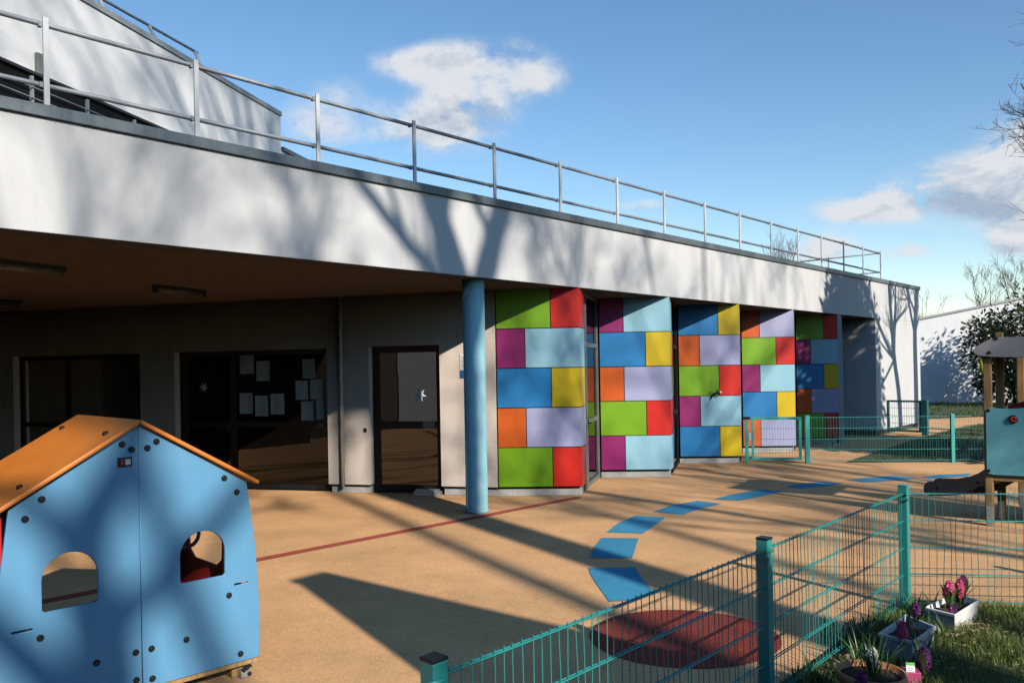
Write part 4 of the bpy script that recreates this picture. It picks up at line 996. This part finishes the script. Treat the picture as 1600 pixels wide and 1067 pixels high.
def tree(base, limbs, label, seed, trunk=None, mx=4, kids=(3, 5), spread=0.6, minr=0.004, first=4, cat='tree', name='bare_tree', group=None, maxn=2600, blen=0.45, up=0.25, minz=2.5):
    """limbs: list of polylines with radii [(point, radius), ...]; side branches are grown on each"""
    rs = random.Random(seed); o = empty(name, base, label, cat, group)
    t = MB(); c_ = MB(); cnt = [0, maxn]
    for li in limbs:
        pts = [Vector(q) for q, r in li]; rad = [r for q, r in li]
        # resample for a smooth line
        P_, R_ = [], []
        for k in range(len(pts)-1):
            for j in range(4): P_.append(pts[k].lerp(pts[k+1], j/4)); R_.append(rad[k]+(rad[k+1]-rad[k])*j/4)
        P_.append(pts[-1]); R_.append(rad[-1])
        for it in range(2):
            P_ = [P_[0]]+[(P_[i-1]+P_[i]*2+P_[i+1])/4 for i in range(1, len(P_)-1)]+[P_[-1]]
        t.tube(P_, R_, 12, True)
        tot = sum((P_[i+1]-P_[i]).length for i in range(len(P_)-1))
        for k in range(first):
            f = rs.uniform(0.35, 1.0); i = min(len(P_)-2, int(f*(len(P_)-1)))
            if P_[i].z < minz: continue
            dd = (P_[i+1]-P_[i]).normalized(); a = Vector((rs.uniform(-1, 1), rs.uniform(-1, 1), rs.uniform(-0.2, 0.6)))
            grow(c_, P_[i], dd*0.5+a*0.8, tot*blen*rs.uniform(0.6, 1.1), max(minr, R_[i]*0.5), 1, rs, mx, spread, up, minr, cnt, 4, kids)
        grow(c_, P_[-1], P_[-1]-P_[-2], tot*blen*0.9, R_[-1], 1, rs, mx, spread, up, minr, cnt, 4, kids)
    t.build('trunk', M['bark'], o); c_.build('crown', M['twig'], o)
    return o
def back(px, py, base, plane='fac'):
    """the point of a tree standing at base whose shadow falls at this spot of the facade"""
    s_ = on_fac(px, py); k = ((base-s_).dot(-Vector((lh.x, lh.y, 0))))
    return s_+Vector((-lh.x, -lh.y, math.tan(R(SUN_EL))))*k
# big plane tree behind the viewer: throws the V on the fascia and the long stripe past the column
BA = G(824, 849)-lh*15.0; BA.z = 0
f0 = back(738, 520, BA)
la = [(BA, 0.34), (BA+(f0-BA)*0.5, 0.28), (f0, 0.25), (back(712, 425, BA), 0.21), (back(668, 285, BA), 0.18), (back(640, 215, BA), 0.12), (back(625, 140, BA), 0.07)]
lb = [(f0, 0.22), (back(757, 430, BA), 0.19), (back(785, 320, BA), 0.17), (back(815, 240, BA), 0.11), (back(850, 170, BA), 0.06)]
tree(BA, [la, lb], 'large bare plane tree behind the viewer whose shadow falls on the canopy', 11, first=11, mx=4, maxn=3400, blen=0.40, minr=0.010)
BF = Vector((14.2, -4.6, 0))
tree(BF, [[(BF, 0.30), (BF+Vector((0, 0, 5)), 0.22), (BF+Vector((0.3, 0.2, 9)), 0.13), (BF+Vector((0.6, 0.2, 14)), 0.05)],
          [(BF+Vector((0, 0, 4.5)), 0.16), (BF+Vector((-1.6, -1.0, 8)), 0.10), (BF+Vector((-2.4, -1.5, 13)), 0.04)],
          [(BF+Vector((0, 0, 6)), 0.15), (BF+Vector((1.7, 1.0, 9.5)), 0.09), (BF+Vector((2.6, 1.6, 14)), 0.04)]], 'bare tree with upright limbs, right of the viewer and out of frame', 18, first=8, mx=4, maxn=2000, blen=0.38, up=0.8, minr=0.010)
BD = Vector((9.6, -14.0, 0))
def hback(px, py):
    s_ = PL(px, py, seam, hn); k = ((BD-s_).dot(-Vector((lh.x, lh.y, 0)))); return s_+Vector((-lh.x, -lh.y, math.tan(R(SUN_EL))))*k
d0 = hback(165, 1000); d1 = hback(118, 860)
tree(BD, [[(BD, 0.34), (BD+Vector((0.1, 0, 6)), 0.27), (hback(160, 1150), 0.22), (d0, 0.18), (d1, 0.15), (hback(185, 740), 0.12), (hback(225, 640), 0.11), (hback(260, 480), 0.09), (hback(240, 250), 0.07), (hback(200, -60), 0.05), (hback(150, -300), 0.03)],
          [(hback(160, 1150), 0.14), (hback(40, 1030), 0.12), (hback(-70, 930), 0.10), (hback(-240, 760), 0.08), (hback(-400, 420), 0.04)],
          [(d1, 0.09), (hback(30, 770), 0.08), (hback(-80, 650), 0.07), (hback(-150, 420), 0.04)],
          [(d0, 0.10), (hback(255, 900), 0.085), (hback(330, 830), 0.08), (hback(420, 720), 0.07), (hback(560, 480), 0.05), (hback(640, 200), 0.04), (hback(700, -80), 0.025)]],
     'tall bare tree farther behind the viewer', 12, first=13, mx=4, maxn=2400, blen=0.2, minr=0.011, minz=14.6)
BH = G(780, 895)-lh*27.0; BH.z = 0
tree(BH, [[(BH, 0.30), (BH+Vector((0.1, 0, 6)), 0.24), (BH+Vector((-0.3, 0.3, 10)), 0.18), (BH+Vector((-0.2, 0.5, 14)), 0.12), (BH+Vector((0.4, 0.6, 19)), 0.08), (BH+Vector((0.2, 0.4, 24)), 0.03)],
          [(BH+Vector((0.0, 0, 8)), 0.16), (BH+Vector((1.8, 1.0, 12)), 0.11), (BH+Vector((2.6, 1.6, 18)), 0.07), (BH+Vector((3.0, 1.8, 23)), 0.03)],
          [(BH+Vector((0.0, 0, 9)), 0.15), (BH+Vector((-2.2, -1.3, 13)), 0.10), (BH+Vector((-3.4, -2.0, 18)), 0.07), (BH+Vector((-4.0, -2.4, 23)), 0.03)]],
     'bare tree standing well behind the viewer beside the tall one', 19, first=12, mx=4, maxn=2400, blen=0.2, minr=0.012, minz=16.5)
# trees right of the frame: trunks throw sharp shadows on the end wall, crown reaches into the picture
def gback(px, py, dist):
    s_ = on_fac(px, py); b_ = s_-lh*dist; b_.z = 0; return b_
BB = gback(1411, 664, 5.2)
fb = back(1397, 562, BB)
tree(BB, [[(BB, 0.17), (back(1406, 620, BB), 0.16), (fb, 0.145), (back(1393, 500, BB), 0.12), (back(1388, 440, BB), 0.105), (back(1392, 330, BB), 0.05)],
          [(fb, 0.09), (back(1378, 520, BB), 0.075), (back(1355, 462, BB), 0.065), (back(1330, 400, BB), 0.03)],
          [(fb, 0.05), (Vector((0,0,EYE))+ray(1690, 330)*16.6, 0.03), (Vector((0,0,EYE))+ray(1648, 290)*16.2, 0.018), (Vector((0,0,EYE))+ray(1622, 200)*16.0, 0.008)],
          [(fb, 0.05), (Vector((0,0,EYE))+ray(1690, 430)*16.6, 0.03), (Vector((0,0,EYE))+ray(1650, 400)*16.0, 0.016), (Vector((0,0,EYE))+ray(1615, 330)*15.8, 0.008)]], 'slender bare tree at the right edge, branches reaching in before the clouds', 13, first=12, mx=4, maxn=1900, minr=0.0035, blen=0.27, minz=4.6)
BC = gback(1433, 655, 4.2)
fc = back(1429, 520, BC)
tree(BC, [[(BC, 0.20), (back(1431, 590, BC), 0.185), (fc, 0.165), (back(1432, 460, BC), 0.12), (back(1440, 380, BC), 0.05)],
          [(fc, 0.10), (back(1421, 480, BC), 0.08), (back(1416, 445, BC), 0.07), (back(1408, 380, BC), 0.03)]], 'forked bare tree just outside the right edge near the end wall', 14, first=9, mx=4, maxn=1500, minr=0.0035, blen=0.27, minz=4.6)

def leafcrown(b, c, rx, ry, rz, n, size, rs, clumps=26, hollow=0.55):
    cl_ = []
    for k in range(clumps):
        while True:
            v = Vector((rs.uniform(-1, 1), rs.uniform(-1, 1), rs.uniform(-1, 1)))
            if 0.15 < v.length < 1: break
        v = v.normalized()*rs.uniform(0.55, 1.0); cl_.append((Vector((c[0]+v.x*rx, c[1]+v.y*ry, c[2]+v.z*rz)), rs.uniform(0.20, 0.42)))
    for k in range(n):
        cc, rr_ = rs.choice(cl_)
        v = Vector((rs.gauss(0, 1), rs.gauss(0, 1), rs.gauss(0, 1))).normalized()*(rs.random()**0.5)
        p = cc+Vector((v.x*rx*rr_, v.y*ry*rr_, v.z*rz*rr_))
        if p.z < 0.03: continue
        d = (v+Vector((rs.uniform(-1, 1), rs.uniform(-1, 1), rs.uniform(-1.0, 0.6)))*0.9).normalized(); s_ = d.cross(Vector((rs.uniform(-1, 1), rs.uniform(-1, 1), rs.uniform(-1, 1))))
        if s_.length < 0.05: continue
        s_.normalize(); L_ = size*rs.uniform(0.6, 1.3)
        i = [b.p(p), b.p(p+d*L_*0.5+s_*L_*0.22), b.p(p+d*L_), b.p(p+d*L_*0.5-s_*L_*0.22)]
        b.face(i)
    return cl_
def evergreen(name, base, rx, ry, h, n, size, label, seed, m, clumps=30, zc=0.5, cat='shrub'):
    rs = random.Random(seed); o = empty(name, base, label, cat); b = MB()
    cl_ = leafcrown(b, (base.x, base.y, h*zc), rx, ry, h*0.5, n, size, rs, clumps); b.build('crown', m, o)
    t = MB(); top_ = Vector((base.x, base.y, h*0.55)); t.tube([Vector((base.x, base.y, -0.05)), top_], [0.10, 0.05], 8)
    for cc, rr_ in cl_[::2]: t.tube([Vector((base.x, base.y, h*0.12)), (Vector((base.x, base.y, h*0.2))+cc)/2, cc], [0.05, 0.03, 0.012], 5, False)
    t.build('trunk', M['bark'], o); return o
sb = Vector((0, 0, EYE))+ray(1585, 560)*33.2; sb.z = 0
evergreen('evergreen_shrub', sb, 1.75, 1.6, 4.2, 9000, 0.20, 'big dark glossy evergreen shrub behind the play tower', 15, M['bush'], 42)
sb2 = Vector((0, 0, EYE))+ray(1660, 560)*32.0; sb2.z = 0
evergreen('evergreen_shrub', sb2, 2.0, 1.9, 5.4, 8000, 0.20, 'taller evergreen shrub reaching in at the right edge behind the play tower', 16, M['bush'], 40)
# dense conifer outside the right edge that keeps the last bay in the shade
ce = Vector((7.1, 18.6, 0))-lh*8.4+LAT*1.3
evergreen('conifer', ce, 1.85, 1.85, 8.8, 42000, 0.28, 'dense dark conifer outside the right edge shading the last cladding bay', 17, M['conifer'], 120, cat='tree')

# far bare trees
def simple_tree(px, pbase, dist, h, label, seed, n=3, spread=0.35, r=0.10, kids=(3, 5), up=0.6, maxn=500, group=None, wob=0.5, minr=0.009):
    b0 = Vector((0, 0, EYE))+ray(px, pbase)*dist; b0.z = 0
    rs_ = random.Random(seed); limbs = []
    for k in range(n):
        t = rs_.uniform(0, 6.28); e = Vector((math.cos(t), math.sin(t), 0))*h*spread*rs_.uniform(0.3, 1)
        limbs.append([(b0, r), (b0+Vector((0, 0, h*0.25))+e*0.1, r*0.8), (b0+Vector((0, 0, h*0.6))+e*0.5, r*0.5), (b0+Vector((0, 0, h*0.92))+e, r*0.25)])
    tree(b0, limbs, label, seed, first=6, mx=3, kids=kids, spread=0.45, minr=minr, maxn=maxn, blen=0.28, up=up, group=group)
simple_tree(1550, 560, 60, 7.4, 'bare tree rising behind the white neighbour building, left one', 41, 4, 0.30)
simple_tree(1590, 560, 60, 7.9, 'bare tree rising behind the white neighbour building, right one', 42, 4, 0.25)
simple_tree(1443, 560, 90, 7.8, 'small bare treetop peeping over the wall beside the end of the school', 43, 3, 0.3)
simple_tree(1216, 560, 62, 9.3, 'upright bare poplar seen through the roof railing, left of the pair', 44, 4, 0.06, 0.12, up=2.4, maxn=700)
simple_tree(1236, 560, 64, 9.5, 'upright bare poplar seen through the roof railing, right of the pair', 45, 4, 0.06, 0.12, up=2.4, maxn=700)

# white wall right of the viewer whose corner shades the near ground
sw0 = Vector((-1.80, 7.36, 0))-lh*8.0
wdir = Vector((0.78, -0.63, 0)).normalized(); wf = frame3(sw0, wdir)
SW = empty('garden_wall', sw0, 'tall white rendered wall beside the viewer, outside the picture', 'wall')
hz_ = 8.0*math.tan(R(SUN_EL))
MB(wf).box((0, -0.3, 0), (9, 0, hz_-0.06)).build('wall', M['render'], SW)
MB(wf).box((-0.0, -0.34, hz_-0.06), (9, 0.04, hz_)).build('coping', M['coping'], SW)

# unseen block added behind the viewer to cut the low sky light
gy0 = Vector((-30, -19, 0)); gfr = frame3(gy0, Vector((1, -0.25, 0)))
SKYB = empty('sky_blocker', gy0, 'long brown block added behind the viewer to hold back low sky light', 'building')
MB(gfr).box((0, -12, 0), (75, 0, 9.6)).build('wall', M['brownwall'], SKYB)
MB(gfr).box((-0.1, -12.1, 9.6), (75.1, 0.1, 9.9)).build('roof', M['coping'], SKYB)

# ================================================================== SKY
w = bpy.data.worlds.new('World'); sc.world = w; w.use_nodes = True
nt = w.node_tree; N = nt.nodes; L = nt.links; bg = N['Background']; bg.inputs['Strength'].default_value = 0.128
sky = N.new('ShaderNodeTexSky'); sky.sky_type = 'NISHITA'; sky.sun_disc = False
sky.sun_elevation = R(SUN_EL); sky.sun_rotation = math.atan2(TOSUN.x, TOSUN.y)
sky.altitude = 500; sky.air_density = 1.1; sky.dust_density = 0.0; sky.ozone_density = 0.9
tc = N.new('ShaderNodeTexCoord'); sep = N.new('ShaderNodeSeparateXYZ'); L.new(tc.outputs['Generated'], sep.inputs[0])
def math_(op, a, b=None, c=None, clamp=False):
    n = N.new('ShaderNodeMath'); n.operation = op; n.use_clamp = clamp
    for k, v in enumerate((a, b, c)):
        if v is None: continue
        if isinstance(v, (int, float)): n.inputs[k].default_value = v
        else: L.new(v, n.inputs[k])
    return n.outputs[0]
az = math_('ARCTAN2', sep.outputs['X'], sep.outputs['Y']); el = math_('ARCSINE', sep.outputs['Z'])
def cnoise(off):
    mp = N.new('ShaderNodeMapping'); mp.inputs['Scale'].default_value = (1, 1, 1.7); mp.inputs['Location'].default_value = off; L.new(tc.outputs['Generated'], mp.inputs['Vector'])
    a = N.new('ShaderNodeTexNoise'); a.inputs['Scale'].default_value = 11; a.inputs['Detail'].default_value = 12; a.inputs['Roughness'].default_value = 0.60; a.inputs['Distortion'].default_value = 0.25; L.new(mp.outputs[0], a.inputs['Vector'])
    return a.outputs['Fac']
n0 = cnoise((0.3, 0, 0)); n1 = cnoise((0.3+0.006, 0.0, 0.022))
nsum = math_('MULTIPLY', math_('SUBTRACT', n0, 0.5), 5.0)
relief = math_('MULTIPLY', math_('SUBTRACT', n1, n0), 3.2)
clouds = [  # px centre, half sizes, weight, grey base
 (745,95,105,25,1.1,0.0),(650,102,62,18,0.85,0.0),(735,165,70,46,1.15,0.8),(845,128,38,20,0.8,0.0),(630,213,85,32,0.75,0.0),(490,190,58,44,0.6,0.0),(690,185,40,30,0.7,0.2),(540,138,40,20,0.35,0.0),(600,165,30,14,0.3,0),
 (1600,240,70,44,1.4,0.05),(1490,290,110,34,1.3,0.55),(1375,322,105,22,1.2,0.25),(1560,303,100,40,1.3,0.7),(1590,375,62,26,1.05,0.5),(1420,393,48,13,0.75,0.1),(1290,390,55,20,1.2,0.0),(920,287,45,13,0.4,0.0),(995,322,45,11,0.6,0.1),(1400,434,60,8,0.35,0)]
mask = None; grey = None
for (px, py, hw, hh, wt, gy) in clouds:
    r_ = ray(px, py); a_ = math.atan2(r_.x, r_.y); e_ = math.atan2(r_.z, math.hypot(r_.x, r_.y))
    sx_ = hw/F*math.cos(a_)**2; sy_ = hh/F*math.cos(a_)
    da = math_('MULTIPLY', math_('SUBTRACT', az, a_), 1/sx_); de = math_('MULTIPLY', math_('SUBTRACT', el, e_), 1/sy_)
    d2 = math_('ADD', math_('MULTIPLY', da, da), math_('MULTIPLY', de, de))
    g_ = math_('MULTIPLY', math_('EXPONENT', math_('MULTIPLY', d2, -0.9)), wt)
    mask = g_ if mask is None else math_('ADD', mask, g_)
    if gy > 0:
        gg = math_('MULTIPLY', g_, math_('MULTIPLY', math_('SUBTRACT', 0.35, math_('MULTIPLY', de, 0.9), clamp=True), gy))
        grey = gg if grey is None else math_('ADD', grey, gg)
m_ = math_('MULTIPLY', mask, math_('ADD', nsum, 0.95))
mr = N.new('ShaderNodeMapRange'); mr.interpolation_type = 'SMOOTHSTEP'; mr.inputs['From Min'].default_value = 0.16; mr.inputs['From Max'].default_value = 1.25; mr.inputs['To Max'].default_value = 0.95
L.new(m_, mr.inputs['Value'])
cc = N.new('ShaderNodeMix'); cc.data_type = 'RGBA'; cc.inputs['A'].default_value = (5.0, 5.15, 5.4, 1); cc.inputs['B'].default_value = (2.5, 3.05, 3.9, 1)
gm = N.new('ShaderNodeMapRange'); gm.inputs['From Min'].default_value = 0.05; gm.inputs['From Max'].default_value = 0.75; L.new(math_('ADD', math_('MULTIPLY', grey, 1.0), relief), gm.inputs['Value'])
L.new(gm.outputs['Result'], cc.inputs['Factor'])
mxs = N.new('ShaderNodeMix'); mxs.data_type = 'RGBA'; L.new(mr.outputs['Result'], mxs.inputs['Factor']); hs = N.new('ShaderNodeHueSaturation'); hs.inputs['Saturation'].default_value = 1.22; hs.inputs['Value'].default_value = 1.04; hs.inputs['Hue'].default_value = 0.50; L.new(sky.outputs[0], hs.inputs['Color']); L.new(hs.outputs[0], mxs.inputs['A']); L.new(cc.outputs['Result'], mxs.inputs['B'])
L.new(mxs.outputs['Result'], bg.inputs['Color'])

# ------------------------------------------------------------------ render settings
sc.view_settings.view_transform = 'Standard'; sc.view_settings.look = 'None'; sc.view_settings.exposure = 0.25; sc.view_settings.gamma = 1.0
sc.render.engine = 'CYCLES'
sc.cycles.max_bounces = 8; sc.cycles.diffuse_bounces = 0; sc.cycles.glossy_bounces = 3; sc.cycles.transparent_max_bounces = 12
sc.cycles.use_denoising = True; sc.cycles.sample_clamp_indirect = 6
